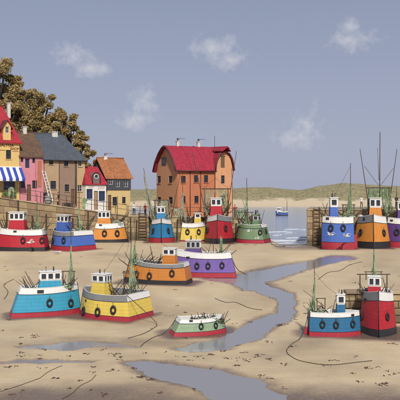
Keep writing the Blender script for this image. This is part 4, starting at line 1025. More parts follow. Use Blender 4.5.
    inner = [(Wd*.5-(Wd/2)*min(.985, a)*.97, ze+(zr-.25-ze)*max(0,b)) for a, b in gp]+[(Wd*.5+(Wd/2)*min(.985,a)*.97, ze+(zr-.25-ze)*max(0,b)) for a, b in reversed(gp[:-1])]
    gm.add([(x,0,z) for x, z in inner], [tuple(range(len(inner)))[::-1]])
    gm.build('gable_wall', om2, gp0)
    # top window stands proud of the gable as a boxed casement
    h = gh[0]
    for hh in gh[1:]: glaze(gp0, hh, Df, om2, 2, 2)
    tw = MB().box((h[0],-.03,h[1]),(h[2],-.004,h[3])).build('window', M_glass, gp0); fr = MB(); e = .07
    for q in ((h[0]-e,h[1]-e,h[2]+e,h[1]),(h[0]-e,h[3],h[2]+e,h[3]+e),(h[0]-e,h[1],h[0],h[3]),(h[2],h[1],h[2]+e,h[3]),((h[0]+h[2])/2-.02,h[1],(h[0]+h[2])/2+.02,h[3])): fr.box((q[0],-.07,q[1]),(q[2],-.002,q[3]))
    fr.build('window_frame', Df, tw)
    # barn roof
    rt = tiles('crimson_tiles', (.40,.018,.045), .34, .24, .3); ov = .45; Lr = f.lx(229.5, Wd/2)
    def curve_roof(name, pts_a, pts_b, th=.2):
        n = len(pts_a); return solid_roof(name, list(pts_a)+list(pts_b), [[i+1, i, n+i, n+i+1] for i in range(n-1)], rt, r, th)
    cv = [(Wd/2-(Wd/2+.12)*a, ze+(zr-ze)*b) for a, b in gp]+[(Wd/2+(Wd/2+.12)*a, ze+(zr-ze)*b) for a, b in reversed(gp[:-1])]
    ro = curve_roof('roof', [(-ov,y,z+.1) for y, z in cv], [(Lm+.25+(Lr-Lm-.25)*max(0, min(1, y/(Wd/2))),y,z+.1) for y, z in cv])
    MB().tube([(-ov-.02,y,z+.02) for y, z in cv], .13, 6).build('barge_board', paint('barge_dark_red', (.11,.02,.03)), ro, True)
    MB().tube([(-ov,cv[0][0]-.02,cv[0][1]+.0),(Lm,cv[0][0]-.02,cv[0][1])], .1, 6).build('gutter', paint('barge_dark_red', (1,1,1)), ro, True)
    for q in (0.33, .72):
        MB().tube([(Lm*q,y,z+.14) for y, z in cv[:5]], .06, 5).build('roof_seam', rt, ro)
    for px_, py_ in ((177.6,147.2),(198.3,147)):
        chimney(r, (f.lx(px_,Wd/2), Wd/2, zr-.1), .42, .85, paint('chimney_white', (1,1,1)), 1, pot=M_black, aerial=True)
    # cross wing with round arched gable and loading doors
    xw0, xw1 = Lm, f.lx(231.5); yo = -.35; zw = f.lz(222, 171); pkz = f.lz(222, 152); xm = (xw0+xw1)/2; hwid = (xw1-xw0)/2
    wh = [f.rect(219.6,156.5,223.4,167.5), f.rect(220,175.5,223.4,183.5), f.rect(219.5,195.5,223.5,204)]
    wb = MB(); wall_with_holes(wb, xw0, xw1, -.6, zw, [h for h in wh if h[3] < zw], y=yo)
    arch = [(1.0,0),(.93,.3),(.75,.62),(.45,.87),(0,1.0)]
    ap = [(xm-hwid*a, zw+(pkz-zw)*b) for a, b in arch]+[(xm+hwid*a, zw+(pkz-zw)*b) for a, b in reversed(arch[:-1])]
    wb.add([(x,yo,z) for x, z in ap], [tuple(range(len(ap)))[::-1]])
    wb.add([(xw0,yo,-.6),(xw0,.3,-.6),(xw0,.3,zw),(xw0,yo,zw),(xw1,yo,-.6),(xw1,Wd,-.6),(xw1,Wd,zw),(xw1,yo,zw)], [(1,0,3,2),(4,5,6,7)])
    wg = wb.build('wing_wall', om2, r)
    for hh in wh[1:]:
        h3 = (hh[0],hh[1],hh[2],hh[3]); q = glaze(wg, h3, Df, None, 2, 2, y=yo+.1)
    h = wh[0]
    ld = MB(); nb_ = 4
    for i in range(nb_):
        a = h[0]+(h[2]-h[0])*i/nb_; ld.box((a+.01,yo-.05,h[1]),(a+(h[2]-h[0])/nb_-.01,yo-.003,h[3]))
    ld.build('loading_door', M_timber, wg)
    MB().box((h[0]-.1,yo-.07,h[3]+.003),(h[2]+.1,yo-.002,h[3]+.12)).build('door_lintel', trim, wg)
    wr = solid_roof('wing_roof', [(x+(.14 if x > xm else -.14 if x < xm else 0),yo-.3,z+.16) for x, z in ap]+[(x+(.14 if x > xm else -.14 if x < xm else 0),Wd*.55,z+.16) for x, z in ap], [[i, i+1, len(ap)+i+1, len(ap)+i] for i in range(len(ap)-1)], rt, r, .16)
    MB().tube([(x+(.14 if x > xm else -.14 if x < xm else 0),yo-.31,z+.1) for x, z in ap], .1, 6).build('barge_board', paint('barge_dark_red', (1,1,1)), wr, True)
    # hoist hood: the ridge carried out over the wing
    zh = f.lz(228, 148, 1.0)
    solid_roof('hoist_hood', [(xm-.7,yo-.7,zh-.55),(xm,yo-1.1,zh+.1),(xm+.75,yo-.7,zh-.55),(xm-.7,Wd/2,zh-.3),(xm,Wd/2,zr+.12),(xm+.75,Wd/2,zh-.3)], [[0,1,4,3],[1,2,5,4]], rt, r, .14)
    for q in (190, 200.5): MB().tube([(f.lx(q),-.08,0),(f.lx(q),-.08,ze-.1)], .06, 6).build('drainpipe', paint('barge_dark_red', (1,1,1)), r, True)
# ------------------------------------------------------------------ trees
def leaf_mat():
    mt, t, b = newmat('autumn_leaves')
    at = t.new('ShaderNodeAttribute', attribute_name='tone')
    c = t.ramp(at.outputs['Fac'], [(0,(.13,.095,.035)),(.35,(.25,.175,.06)),(.7,(.38,.27,.10)),(1,(.52,.39,.17))])
    t.link(c, b.inputs['Base Color']); b.inputs['Roughness'].default_value = .8
    return mt
M_leaf = leaf_mat(); M_bark = wood('bark', (.07,.05,.035))
def tree(label, px, pyt, Y, ground, rad, seed, n=9000, leaf=.2, name='broadleaf_tree'):
    rs = np.random.RandomState(seed); top = P(px, pyt, Y); base = Vector((top.x, Y, ground)); h = top.z-ground
    root = empty(name, base); tag(root, label, 'tree', 'trees on the hillside behind the houses')
    tk = MB(); tk.tube([(0,0,-.4),(.1,0,h*.25),(-.1,.1,h*.55),(0,0,h*.85)], [h*.03+.08, h*.024+.05, h*.015, .04], 8)
    clumps = []
    k = 22
    for i in range(k):
        a = i*2.4+rs.uniform(-.5,.5); f = .30+.66*(i+.5)/k; rr_ = rad*math.sin(min(1, (1-f)*2.2+.18)*math.pi/2)*rs.uniform(.35,1.0)
        c = np.array([math.cos(a)*rr_, math.sin(a)*rr_*.8, h*f+rs.uniform(-.4,.4)]); r = rad*rs.uniform(.24,.40)*(1.12-.35*f); clumps.append((c, r))
        s0 = (0,0,max(.3, h*f*.62)); mid = (c[0]*.5,c[1]*.5,h*f*.62+(c[2]-h*f*.62)*.6); tk.tube([s0, mid, tuple(c)], [h*.012+.03, h*.008+.02, .02], 5)
    tk.build('trunk', M_bark, root, True)
    cs = np.array([c for c, r in clumps]); rsz = np.array([r for c, r in clumps]); pr = rsz**2/np.sum(rsz**2)
    idx = rs.choice(len(cs), n, p=pr)
    d = rs.normal(size=(n,3)); d /= np.linalg.norm(d, axis=1)[:,None]
    ctr = cs[idx]+d*(rsz[idx]*(rs.uniform(0,1,n)**.42)*(1+.25*rs.normal(size=n)*.5))[:,None]*np.array([1,1,.75])
    ctr[:,2] = np.clip(ctr[:,2], h*.12, h*1.01)
    a = rs.normal(size=(n,3)); a /= np.linalg.norm(a, axis=1)[:,None]; b = np.cross(a, rs.normal(size=(n,3))); b /= np.linalg.norm(b, axis=1)[:,None]
    s = leaf*rs.uniform(.6,1.4,n)[:,None]
    v = np.stack([ctr-a*s, ctr-b*s*.6, ctr+a*s, ctr+b*s*.6], 1).reshape(-1,3)
    me = bpy.data.meshes.new('crown'); me.vertices.add(4*n); me.vertices.foreach_set('co', v.ravel()); me.loops.add(4*n); me.loops.foreach_set('vertex_index', np.arange(4*n))
    me.polygons.add(n); me.polygons.foreach_set('loop_start', np.arange(n)*4); me.materials.append(M_leaf); me.update(calc_edges=True)
    ct = rs.uniform(0,.45,len(cs)); tone = np.clip(ct[idx]+rs.uniform(0,.6,n), 0, 1)
    at = me.attributes.new('tone', 'FLOAT', 'FACE'); at.data.foreach_set('value', tone.astype(np.float32))
    put('crown', me, root)
def make_trees():
    for i, (lab, px, py, Y, g, rad, n) in enumerate([
        ('tallest tan tree at the picture edge behind the red roof', 0, 59, 113, 11.5, 3.9, 9000),
        ('second tree rising just right of the tallest one', 14, 72, 116, 11, 3.0, 7000),
        ('tree with a ragged crown above the brown roof', 27, 90, 118, 10, 3.3, 8000),
        ('rounded tree directly above the pink house roof', 43, 91, 114, 8.5, 3.3, 8000),
        ('tree behind the white chimney of the slate roof', 57, 108, 112, 7.5, 2.9, 7000),
        ('lower tree above the right part of the slate roof', 69, 111, 114, 6.5, 2.6, 6000),
        ('smallest bush like tree at the right end of the slate roof', 80, 133, 113, 5.2, 2.0, 4500),
        ('low spreading tree filling the gap behind the red dormer roof', 31, 112, 110, 8.0, 3.0, 7000),
        ('olive tree half hidden behind the slate roof chimney', 50, 122, 107, 7.0, 2.6, 5000),
        ('dark tree behind the yellow shop chimney', 10, 100, 109, 10, 3.2, 7000),
        ('short tree tucked behind the slate roof hip', 84, 146, 109, 4.6, 1.7, 3500)]):
        tree(lab, px, py, Y, g, rad*1.08, 100+i, int(n*1.5), .15)
# ------------------------------------------------------------------ people
def person(label, loc, rz, shirt, trousers, hair, hgt=1.78, pose='stand', hat=None, arms=((.25,-.05),( -.25,-.05)), lean=0.0, shoes=(.03,.025,.02)):
    k = hgt/1.78
    J = {}; Ed = []; Rd = {}; Kd = {}
    def jn(nm, p, r, kind, par=None):
        J[nm] = Vector(p)*k; Rd[nm] = r if isinstance(r, tuple) else (r, r); Kd[nm] = kind
        if par: Ed.append((par, nm))
    ly = lambda z: -lean*max(0, z-.9)
    jn('pel', (0,0,.95), (.155,.105), 'T'); jn('waist', (0,ly(1.12),1.12), (.135,.095), 'S', 'pel'); jn('chest', (0,ly(1.34),1.34), (.165,.11), 'S', 'waist'); jn('neck0', (0,ly(1.47),1.475), (.07,.065), 'S', 'chest')
    jn('neck', (0,ly(1.52)-.01,1.53), .052, 'K', 'neck0'); jn('head', (0,ly(1.62)-.025,1.63), (.078,.09), 'K', 'neck'); jn('crown', (0,ly(1.72)-.015,1.715), (.07,.08), 'K', 'head')
    for s, nm in ((1,'l'),(-1,'r')):
        sit = pose == 'sit'
        jn(nm+'hip', (s*.09,0,.88), (.09,.095), 'T', 'pel')
        kn = (s*.105,-.03+(-.05 if s > 0 else .03),.50); an = (s*.115,.02+(-.06 if s > 0 else .06),.09)
        jn(nm+'knee', kn, (.065,.068), 'T', nm+'hip'); jn(nm+'calf', (kn[0],(kn[1]+an[1])/2+.02,.32), (.057,.06), 'T', nm+'knee'); jn(nm+'ank', an, (.042,.045), 'T', nm+'calf')
        jn(nm+'toe', (an[0]*1.15,an[1]-.16,.04), (.045,.035), 'B', nm+'ank')
        sw, fw = arms[0] if s > 0 else arms[1]
        jn(nm+'sho', (s*.185,ly(1.42),1.42), (.065,.062), 'S', 'chest')
        el = Vector((s*.25,ly(1.3)+.03,1.15)); wr = Vector((s*(.25+abs(sw)*.1),-.12+fw*2+ly(1.2),.94+max(0,-fw)*.9))
        jn(nm+'elb', el, (.047,.047), 'S', nm+'sho'); jn(nm+'wri', wr, (.03,.026), 'S', nm+'elb')
        dr = (wr-el).normalized(); pa = wr+dr*.075; jn(nm+'palm', pa, (.04,.018), 'K', nm+'wri')
        for q in range(4):
            o = Vector((s*.0, (q-1.5)*.022, 0)); fl_ = (.075,.085,.08,.06)[q]
            jn(f'{nm}f{q}', pa+dr*.03+o, .009, 'K', nm+'palm'); jn(f'{nm}g{q}', pa+dr*(.03+fl_*.6)+o+Vector((-s*.008,0,0)), .009, 'K', f'{nm}f{q}'); jn(f'{nm}h{q}', pa+dr*(.03+fl_)+o+Vector((-s*.025,0,0)), .008, 'K', f'{nm}g{q}')
        jn(nm+'th', wr+dr*.04+Vector((0,-.045,0)), .011, 'K', nm+'palm'); jn(nm+'tt', wr+dr*.085+Vector((0,-.06,0)), .009, 'K', nm+'th')
    names = list(J); ix = {n: i for i, n in enumerate(names)}
    me = bpy.data.meshes.new('person'); me.from_pydata([J[n] for n in names], [(ix[a], ix[b]) for a, b in Ed], [])
    o = bpy.data.objects.new('tmp', me); col.objects.link(o)
    o.modifiers.new('skin', 'SKIN'); sv = me.skin_vertices[0].data
    for i, n in enumerate(names): sv[i].radius = (Rd[n][0]*k, Rd[n][1]*k); sv[i].use_root = (n == 'pel')
    ss = o.modifiers.new('sub', 'SUBSURF'); ss.levels = 1; ss.render_levels = 1
    dg = bpy.context.evaluated_depsgraph_get(); dg.update()
    m2 = bpy.data.meshes.new_from_object(o.evaluated_get(dg)); bpy.data.objects.remove(o)
    m2.materials.clear()
    kinds = 'STKB'; mats = [paint(f'cloth_{int(sum(c)*1000)}_{int(c[0]*997)}', c, .85, .25) for c in (shirt, trousers)]+[paint('skin', (.52,.28,.19), .55, .1), paint('shoes', shoes, .6, .2)]
    for mt in mats: m2.materials.append(mt)
    segs = [(J[a], J[b], Kd[b]) for a, b in Ed]
    for p in m2.polygons:
        c = p.center; best = None
        for a, b, kd in segs:
            ab = b-a; t = max(0, min(1, (c-a).dot(ab)/ab.length_squared)); d = (a+ab*t-c).length
            if best is None or d < best[0]: best = (d, kd)
        p.material_index = kinds.index(best[1]); p.use_smooth = True
    body = put('person', m2, None, loc, (0,0,rz)); tag(body, label, 'person')
    hd = J['head']; hc = hd+Vector((0,0,.03*k)); hm = MB()
    # hair: cap over crown and back of the head
    nu, nv = 14, 7; vs = []; fs = []
    for i in range(nv+1):
        th = (i/nv)*1.75
        for j in range(nu):
            a = 2*math.pi*j/nu; tt = th*(1 if math.sin(a) > -.2 else .62)
            vs.append(hc+Vector((math.cos(a)*math.sin(tt)*.093, math.sin(a)*math.sin(tt)*.108+.008, math.cos(tt)*.118))*k)
    for i in range(nv):
        for j in range(nu): fs.append((i*nu+j, i*nu+(j+1)%nu, (i+1)*nu+(j+1)%nu, (i+1)*nu+j))
    hm.add(vs, fs); hm.build('hat' if hat else 'hair', paint(f'hair_{int(1000*sum(hat or hair))}', hat or hair, .8, .2), body, True)
    if hat:
        MB().torus(.115*k, .02*k, 16, 6, (1,1.15,.6)).build('hat_brim', paint(f'hair_{int(1000*sum(hat))}', hat), body, True, loc=hc+Vector((0,0,.055*k)))
    fc = MB(); fy = hd.y-.088*k
    fc.tube([(0,fy+.005,hd.z+.03*k),(0,fy-.02*k,hd.z-.002*k)], [.008*k,.014*k], 6)
    for s in (1,-1): fc.tube([(s*.085*k,hd.y+.01,hd.z-.02*k),(s*.09*k,hd.y+.012,hd.z+.035*k)], [.012*k,.016*k], 6)
    fc.build('nose_and_ears', paint('skin', (1,1,1)), body, True)
    ey = MB()
    for s in (1,-1): ey.box((s*.032*k-.011*k,fy-.002,hd.z+.022*k),(s*.032*k+.011*k,fy+.02,hd.z+.034*k))
    ey.box((-.022*k,fy+.002,hd.z-.04*k),(.022*k,fy+.02,hd.z-.033*k)); ey.build('eyes_and_mouth', paint('eye_dark', (.05,.025,.02)), body)
    return body
def on_street(px, setback):
    q = WALL[1][0]+NB*setback; k = (px-200)/F; t = (k*q.y-q.x)/(U1.x-k*U1.y); L = (WALL[2][0]-WALL[1][0]).length
    p = q+U1*t; return Vector((p.x, p.y, WALL[1][1]+(WALL[2][1]-WALL[1][1])*t/L-.01))
def make_people():
    p = on_street(59, 1.6); person('man in dark jacket and tan trousers standing on the harbour street', p, R(-60), (.03,.028,.03), (.30,.13,.05), (.03,.02,.015), 1.9, lean=.15)
    p = on_street(44.5, 1.7); person('dark clothed person with white sleeves by the pink house', p, R(50), (.025,.025,.035), (.02,.02,.025), (.05,.03,.02), 1.85, lean=.2)
    q = Vector(((134-200)*99.5/F, 99.5, 3.4)); person('person in white top and black trousers beside the railing', q, R(20), (.72,.70,.66), (.015,.015,.018), (.03,.02,.015), 1.85)
    q = Vector(((145.3-200)*99.5/F, 99.5, 3.32)); person('person in red jacket near the left end of the warehouse', q, R(-30), (.42,.05,.03), (.10,.035,.03), (.04,.025,.02), 1.8)
    q = Vector(((235-200)*99/F, 99, 3.1)); person('person in red shirt and grey trousers at the quay end', q, R(-25), (.45,.06,.035), (.11,.12,.15), (.10,.05,.03), 1.85)
    q = Vector(((361.5-200)*91/F, 91, 4.54)); person('person in white with a pale cap on the tall jetty', q, R(10), (.70,.68,.63), (.17,.11,.08), (.2,.15,.1), 1.75, hat=(.32,.26,.2))
    q = Vector(((396.5-200)*91.2/F, 91.2, 4.54)); person('man in black waistcoat and bare arms near the picture edge', q, R(30), (.03,.028,.03), (.03,.03,.04), (.12,.06,.03), 1.85)
# ------------------------------------------------------------------ small things
def railing():
    root = empty('railing', (WALL[1][0].x, WALL[1][0].y, WALL[1][1])); tag(root, 'thin dark iron railing along the harbour street', 'railing'); O = root.location.copy()
    A, za = WALL[1]; B, zb = WALL[2]; L = (B-A).length
    def pt(t, h): q = A.lerp(B, t)+NB*.3; return Vector((q.x, q.y, za+(zb-za)*t+h+.03))-O
    n = 10
    for i in range(-3, n+1): stick('post', pt(i/n, -.01), pt(i/n, 1.45), .045, M_rust, root, .035)
    for h in (1.42, .8): MB().tube([pt(i/n, h) for i in range(-3, n+1)], .03, 5).build('rail', M_rust, root, True)
    root = empty('railing', (WALL[2][0].x, WALL[2][0].y, 3.4)); tag(root, 'iron railing on the quay edge below the warehouse', 'railing'); O = root.location.copy()
    A, za = WALL[2]; B, zb = WALL[3]
    def pt2(t, h): q = A.lerp(B, t)+Vector((0,.3,0)); return Vector((q.x, q.y, za+(zb-za)*t+h+.03))-O
    n = 10
    for i in range(n+1): stick('post', pt2(i/n, -.01), pt2(i/n, 1.3), .045, M_rust, root, .035)
    for h in (1.28, .7): MB().tube([pt2(i/n, h) for i in range(n+1)], .03, 5).build('rail', M_rust, root, True)
def ladder(label, foot, top, wd, mt, n=9, name='ladder', r=.05, across=Vector((1,0,0))):
    foot, top = Vector(foot), Vector(top); root = empty(name, foot); tag(root, label, 'ladder')
    for s in (-1,1): stick('stile', across*(s*wd/2), top-foot+across*(s*wd/2*.9), r, mt, root, r)
    for i in range(n):
        c = (top-foot)*((i+.6)/n); stick('rung', c-across*wd/2*.97, c+across*wd/2*.97, r*.7, mt, root, r*.7, 6)
def gull(label, p, rz, flying=True, sc=1.0):
    root = empty('seagull', p, rz); tag(root, label, 'seagull')
    wm, gm = M_white, paint('gull_grey', (.45,.46,.48))
    MB().tube([(.30*sc,0,.0),(.22*sc,0,.05*sc),(.1*sc,0,.0),(-.1*sc,0,-.02*sc),(-.3*sc,0,0),(-.4*sc,0,.01*sc)], [.03*sc,.055*sc,.085*sc,.09*sc,.04*sc,.015*sc], 8).build('body', wm, root, True)
    MB().tube([(.29*sc,0,0),(.38*sc,0,-.01*sc)], [.02*sc,.006*sc], 5).build('beak', paint('beak_yellow', (.6,.35,.04)), root)
    for s in (1,-1):
        if flying: pts = [(.02,s*.05,.04),(.08,s*.3,.2),(0,s*.55,.22),(-.12,s*.8,.12)]; rw = [.12,.11,.08,.02]
        else: pts = [(.1,s*.07,.03),(-.05,s*.09,.03),(-.25,s*.07,.02),(-.42,s*.03,.02)]; rw = [.05,.07,.05,.01]
        vs = []; 
        for q, w_ in zip(pts, rw):
            q = Vector(q)*sc
            if flying: vs += [q+Vector((w_*sc,0,0)), q+Vector((0,0,.018*sc)), q-Vector((w_*sc,0,0)), q-Vector((0,0,.012*sc))]
            else: vs += [q+Vector((0,0,w_*sc)), q+Vector((0,s*.02*sc,0)), q-Vector((0,0,w_*sc)), q-Vector((0,s*.01*sc,0))]
        MB().add(vs, [(4*i+j, 4*i+(j+1)%4, 4*i+4+(j+1)%4, 4*i+4+j) for i in range(3) for j in range(4)]+[(0,1,2,3),(15,14,13,12)]).build('wing', wm if flying else gm, root, True)
    if not flying:
        for s in (1,-1): MB().tube([(0,s*.03*sc,-.05*sc),(.01,s*.03*sc,-.2*sc),(.06*sc,s*.03*sc,-.205*sc)], .012*sc, 5).build('leg', paint('beak_yellow', (1,1,1)), root)
def ground_rope(label, pts, r=.03, start_z=None):
    """a mooring line: photo points on the sand, the first one may hang from a boat at a given height"""
    P3 = []
    for i, (px, py) in enumerate(pts):
        Y = gy(py); P3.append(Vector(((px-200)*Y/F, Y, .0)))
    # Catmull-Rom through the points
    out = []; n = len(P3)
    for i in range(n-1):
        p0, p1, p2, p3 = P3[max(0,i-1)], P3[i], P3[i+1], P3[min(n-1,i+2)]
        for k in range(10):
            t = k/10; out.append(.5*((2*p1)+(p2-p0)*t+(2*p0-5*p1+4*p2-p3)*t*t+(3*p1-p0-3*p2+p3)*t**3))
    out.append(P3[-1])
    for q in out:
        if SAND:
            h = SAND.ray_cast(Vector((q.x, q.y, 5)), Vector((0,0,-1)))[0]
            q.z = (h.z if h else 0)+r*.6
    if start_z is not None:
        bt, end, sg = start_z; a = bt.M @ bt.pt(end, 1, sg); g = out[0].copy(); hang = []; cpt = g-(out[2]-out[0]).normalized()*(a-g).length*.45
        for i in range(14):
            t = i/14; q = a*(1-t)**2+cpt*(2*t*(1-t))+g*t*t; q.z = g.z+(a.z-g.z)*(1-t)**2.4; hang.append(q)
        out = hang+out
    o = MB().tube(out, r, 5).build('mooring_rope', M_rope, None, True); tag(o, label, 'rope', 'mooring lines on the sand')
def make_seaweed():
    rs = random.Random(9); mb = MB()
    spots = [(rs.uniform(0,400), 255+140*rs.random()**.9) for _ in range(110)]
    spots += [(278+rs.uniform(-8,30),300+rs.uniform(-3,3)) for _ in range(10)]+[(260+rs.uniform(-12,25),322+rs.uniform(-3,4)) for _ in range(14)]+[(210+rs.uniform(-70,90),357+rs.uniform(-8,22)) for _ in range(26)]+[(90+rs.uniform(-70,40),352+rs.uniform(-8,10)) for _ in range(14)]+[(360+rs.uniform(-40,30),365+rs.uniform(-10,20)) for _ in range(12)]
    for px, py in spots:
        Y = gy(py); X = (px-200)*Y/F
        if not SAND: continue
        hh = SAND.ray_cast(Vector((X,Y,5)), Vector((0,0,-1)))[0]
        if hh is None or hh.z < -.07: continue
        sw = rs.uniform(.35,.9)
        for k in range(rs.randint(3,9)):
            a = rs.uniform(0,6.3); l = rs.uniform(.05,.16)*sw; x = X+rs.gauss(0,.13)*sw; y = Y+rs.gauss(0,.12)*sw; z = hh.z; c = rs.uniform(-1.2,1.2); pts = []
            for q in range(6):
                pts.append((x,y,z+.004+.022*rs.random())); a += c*.5; x += math.cos(a)*l/3; y += math.sin(a)*l/3
            mb.tube(pts, [.005,.011,.014,.012,.009,.004], 4)
    mt, t, b = newmat('seaweed'); geo = t.new('ShaderNodeNewGeometry'); n1 = t.noise(geo.outputs['Position'], 2, 3); t.link(t.mix(n1, (.045,.025,.018), (.13,.06,.05)), b.inputs['Base Color']); b.inputs['Roughness'].default_value = .6
    o = mb.build('seaweed', mt, None, True); o['kind'] = 'stuff'; o['label'] = 'scattered dark seaweed and wrack on the sand'; o['category'] = 'seaweed'
def lobster_pot(label, p, rz, sc=1.0):
    root = empty('lobster_pot', p, rz); tag(root, label, 'lobster pot', 'lobster pots on the harbour street')
    MB().box((-.4*sc,-.27*sc,0),(.4*sc,.27*sc,.05*sc)).build('base_board', M_pole, root)
    for x in (-.37,-.12,.12,.37): MB().tube([(x*sc,.25*sc*math.cos(a),.05*sc+.38*sc*math.sin(a)) for a in [math.pi*i/8 for i in range(9)]], .02*sc, 5).build('hoop', M_pole, root, True)
    mb = MB()
    for i in range(9):
        a = math.pi*i/8; mb.tube([(-.39*sc,.25*sc*math.cos(a),.05*sc+.385*sc*math.sin(a)),(.39*sc,.25*sc*math.cos(a),.05*sc+.385*sc*math.sin(a))], .01*sc, 4)
    for i in range(9):
        x = -.34+.68*i/8; mb.tube([(x*sc,.25*sc*math.cos(a),.05*sc+.385*sc*math.sin(a)) for a in [math.pi*k/6 for k in range(7)]], .008*sc, 4)
    mb.build('netting', M_rope, root)
def hung_net(label, A, B, drop, mt, seed, n=34):
    """a net thrown over a rail to dry: strands from A-B falling unevenly"""
    rs = random.Random(seed); A, B = Vector(A), Vector(B); c = (A+B)/2; mb = MB(); st = []
    for i in range(n):
        f = i/(n-1); a = A.lerp(B, f)-c; d = drop*(.55+.45*math.sin(f*5+seed))*rs.uniform(.8,1.15); wv = rs.uniform(0,6)
        p = [a+Vector((math.sin(k*.9+wv)*.06+(rs.random()-.5)*.04, -.06-.05*math.sin(k*.5)-.1*rs.random(), .04-d*k/7)) for k in range(8)]
        p.insert(0, a+Vector((0,.1,-.3))); st.append(p); mb.tube(p, rs.uniform(.02,.04), 4, cap=False)
    for k in range(2, 9):
        for j in range(n-1):
            if rs.random() < .7: mb.tube([st[j][k], st[j+1][k]], .014, 3, cap=False)
    o = mb.build('drying_net', mt, None, True, loc=c); tag(o, label, 'fishing net', 'nets hung to dry along the quay')
def make_small():
    for i, (a, b, d, mt, lab) in enumerate(((205,213,2.4,M_net,'green net drying on the quay rail behind the crimson boat'),(172,181,2.2,M_net2,'pale net drying on the quay rail right of the teal boat'),(236,245,2.8,M_net,'green net drying at the right end of the quay rail'),(150,155,2.0,M_net2,'small pale net on the quay rail left of the teal boat'))):
        Yq = 97.2; z = 4.55-(a-128)/119*.35; hung_net(lab, ((a-200)*Yq/F, Yq, z), ((b-200)*Yq/F, Yq, z-.03), d, mt, 60+i)
    for i, (a, b, d, lab) in enumerate(((82.5,87,2.8,'green net drying on the street railing before the white shop'),(9,14,1.9,'green net drying on the street railing before the yellow shop'))):
        p0 = on_street(a, .22); p1 = on_street(b, .22); hung_net(lab, p0+Vector((0,0,1.46)), p1+Vector((0,0,1.46)), d, M_net, 70+i, 24)
    railing()
    # white ladder leaning on the pink house
    a = on_street(52.5, 1.9); b = on_street(43.5, 3.6); zt = P(43.5, 170.5, b.y).z
    ladder('white ladder leaning against the pink house wall', a, (b.x, b.y, zt), .45, M_white, 11, r=.05, across=U1)
    f = WALL[2][0]; yq = 96.86
    ladder('dark iron ladder fixed to the quay wall beside the teal boat', ((142.5-200)*yq/F, yq, -.1), ((142.5-200)*yq/F, yq, 3.9), 1.1, M_rust, 10, r=.07)
    yq = 88.42
    ladder('brown ladder on the jetty wall beside the cornflower blue boat', ((316.7-200)*yq/F, yq, -.1), ((316.7-200)*yq/F, yq, 4.75), .85, M_timber, 10, r=.07)
    for i, (px, sb, lab) in enumerate(((66.5,1.0,'lobster pot nearest the man in tan trousers'),(70.5,1.0,'lobster pot at the right of the row on the street'),(68.5,1.7,'lobster pot set back behind the other two pots'))):
        lobster_pot(lab, on_street(px, sb), YAW+.2*i, 1.3)
    # grey barrel and bench in front of the house
    p = on_street(48, 1.1); r = empty('barrel', p); tag(r, 'grey weathered barrel on the street by the ladder', 'barrel')
    MB().tube([(0,0,0),(0,0,.3),(0,0,.55),(0,0,.8),(0,0,1.1)], [.34,.42,.45,.42,.34], 16).build('staves', paint('barrel_grey', (.30,.30,.30), .8, .5), r, True)
    for z, rr_ in ((.2,.405),(.55,.46),(.9,.405)): MB().torus(rr_, .025, 20, 5).build('hoop', M_rust, r, True, loc=(0,0,z))
    p = on_street(53.5, 1.0); r = empty('bench', p, YAW); tag(r, 'small dark wooden bench beside the barrel', 'bench')
    for i in range(3): MB().box((-.7,-.2+.14*i,.45),(.7,-.08+.14*i,.5)).build('seat_slat', M_pole, r)
    for x in (-.6,.6):
        for y in (-.15,.15): MB().box((x-.04,y-.04,0),(x+.04,y+.04,.448)).build('leg', M_pole, r)
    # planter under the shop window
    p = on_street(9, .9); r = empty('planter', p, YAW); tag(r, 'green leafy planter box below the striped awning', 'planter')
    MB().box((-.9,-.2,0),(.9,.2,.4)).build('box', M_timber, r)
    rs = random.Random(3); mb = MB()
    for i in range(420):
        c = Vector((rs.uniform(-.88,.88), rs.uniform(-.25,.25), .4+rs.random()**1.5*.55)); a = Vector((rs.gauss(0,1),rs.gauss(0,1),rs.gauss(0,1))).normalized(); b = a.orthogonal().normalized(); s = rs.uniform(.05,.11)
        mb.add([c-a*s, c-b*s*.5, c+a*s, c+b*s*.5], [(0,1,2,3)])
    mb.build('leaves', net_mat('planter_leaves', (.08,.19,.05), (.22,.36,.13)), r)
    for lab, px in (('left of two dark folding chairs outside the yellow shop', 5.5), ('right of two dark folding chairs outside the yellow shop', 14)):
        p = on_street(px, 2.0); r = empty('folding_chair', p, YAW+(.5 if px < 9 else -.5)); tag(r, lab, 'chair')
        MB().box((-.25,-.25,.45),(.25,.22,.5)).build('seat', M_pole, r); MB().hexa([(-.25,.2,.55),(.25,.2,.55),(.25,.24,.55),(-.25,.24,.55),(-.25,.38,1.05),(.25,.38,1.05),(.25,.42,1.05),(-.25,.42,1.05)]).build('backrest', M_pole, r)
        for x in (-.22,.22):
            stick('leg', (x,-.25,0), (x,.38,.95), .03, M_pole, r, .03); stick('leg', (x,.25,0), (x,-.2,.46), .03, M_pole, r, .03)
    # gulls
    gull('white gull gliding in front of the red hull at far left', P(31, 242.3, 78.5), R(10), True, 1.3)
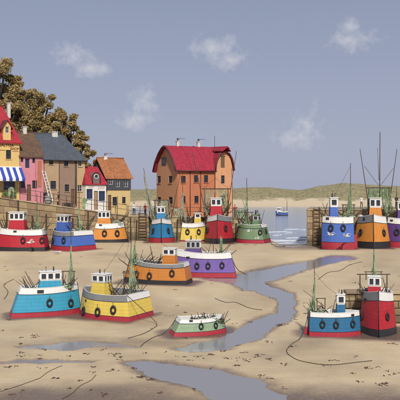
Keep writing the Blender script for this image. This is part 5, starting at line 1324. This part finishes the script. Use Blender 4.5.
    q = gy(254.3); gull('white gull standing on sand below the royal blue boat', ((58-200)*q/F, q, .24), R(40), False, 1.35)
    gull('left of two gulls gliding before the cornflower blue hull', P(330.5, 234.6, 80.8), R(200), True, 1.2)
    gull('right of two gulls gliding before the cornflower blue hull', P(346.5, 236, 80.8), R(140), True, 1.2)
    gull('gull gliding before the dark green hull', P(249.5, 231, 88.2), R(20), True, 1.0)
    gull('lower gull near the red bottom of the green boat', P(257, 238.5, 88.0), R(-20), True, .9)
    # ropes
    ground_rope('line from the purple boat looping towards the tide channel', [(243,272.5),(252,275),(262,273.5),(272,275)], .03, (BOATS['purple boat with white rail and red bottom behind the amber boat'], 0, 1))
    ground_rope('line running from the small green boat to the left', [(160,335.5),(150,339.5),(140,347)], .018, (BOATS['small open sage green boat with red bottom alone in the front'], 0, 1))
    ground_rope('line from the yellow boat stern down the sand', [(156,327),(146,333),(128,339)], .018, (BOATS['yellow boat with three tyres along a grey rail at the left front'], 0, 1))
    ground_rope('line from the petrol blue boat towards the channel', [(297,341),(290,346),(287,353),(300,361),(330,365.5),(372,361)], .018, (BOATS['petrol blue boat with white rail and red rudder by the low jetty'], 0, 1))
    ground_rope('line lying across the front sand at lower left', [(0,392),(18,386),(38,379),(50,371),(62,366)], .013)
    ground_rope('short line lying at the bottom of the front sand', [(62,399),(73,393),(80,386),(90,381),(96,375)], .013)
    ground_rope('line stretched on the sand between the purple boat and channel', [(215,299),(226,303),(236,303),(250,308.5),(262,310)], .02)
    ground_rope('line from the turquoise boat wandering left on the sand', [(4,299),(8,292),(4,285),(14,279)], .022)
    ground_rope('line on the dry sand above the petrol blue boat', [(318,280),(328,273),(340,271),(350,265),(362,262)], .026)
    ground_rope('line beside the green boat at the quay end', [(273,245),(278,247),(285,246.5)], .04, (BOATS['dark green boat with red bottom lying at the end of the quay'], 0, 1))
    # mooring poles with nets standing against the quay wall
# ------------------------------------------------------------------ build everything
make_water(); make_dunes(); make_street(); make_jetties()
make_boats()
SAND, _ = make_sand()
make_surf(); make_houses(); make_trees(); make_people(); make_small(); make_seaweed()
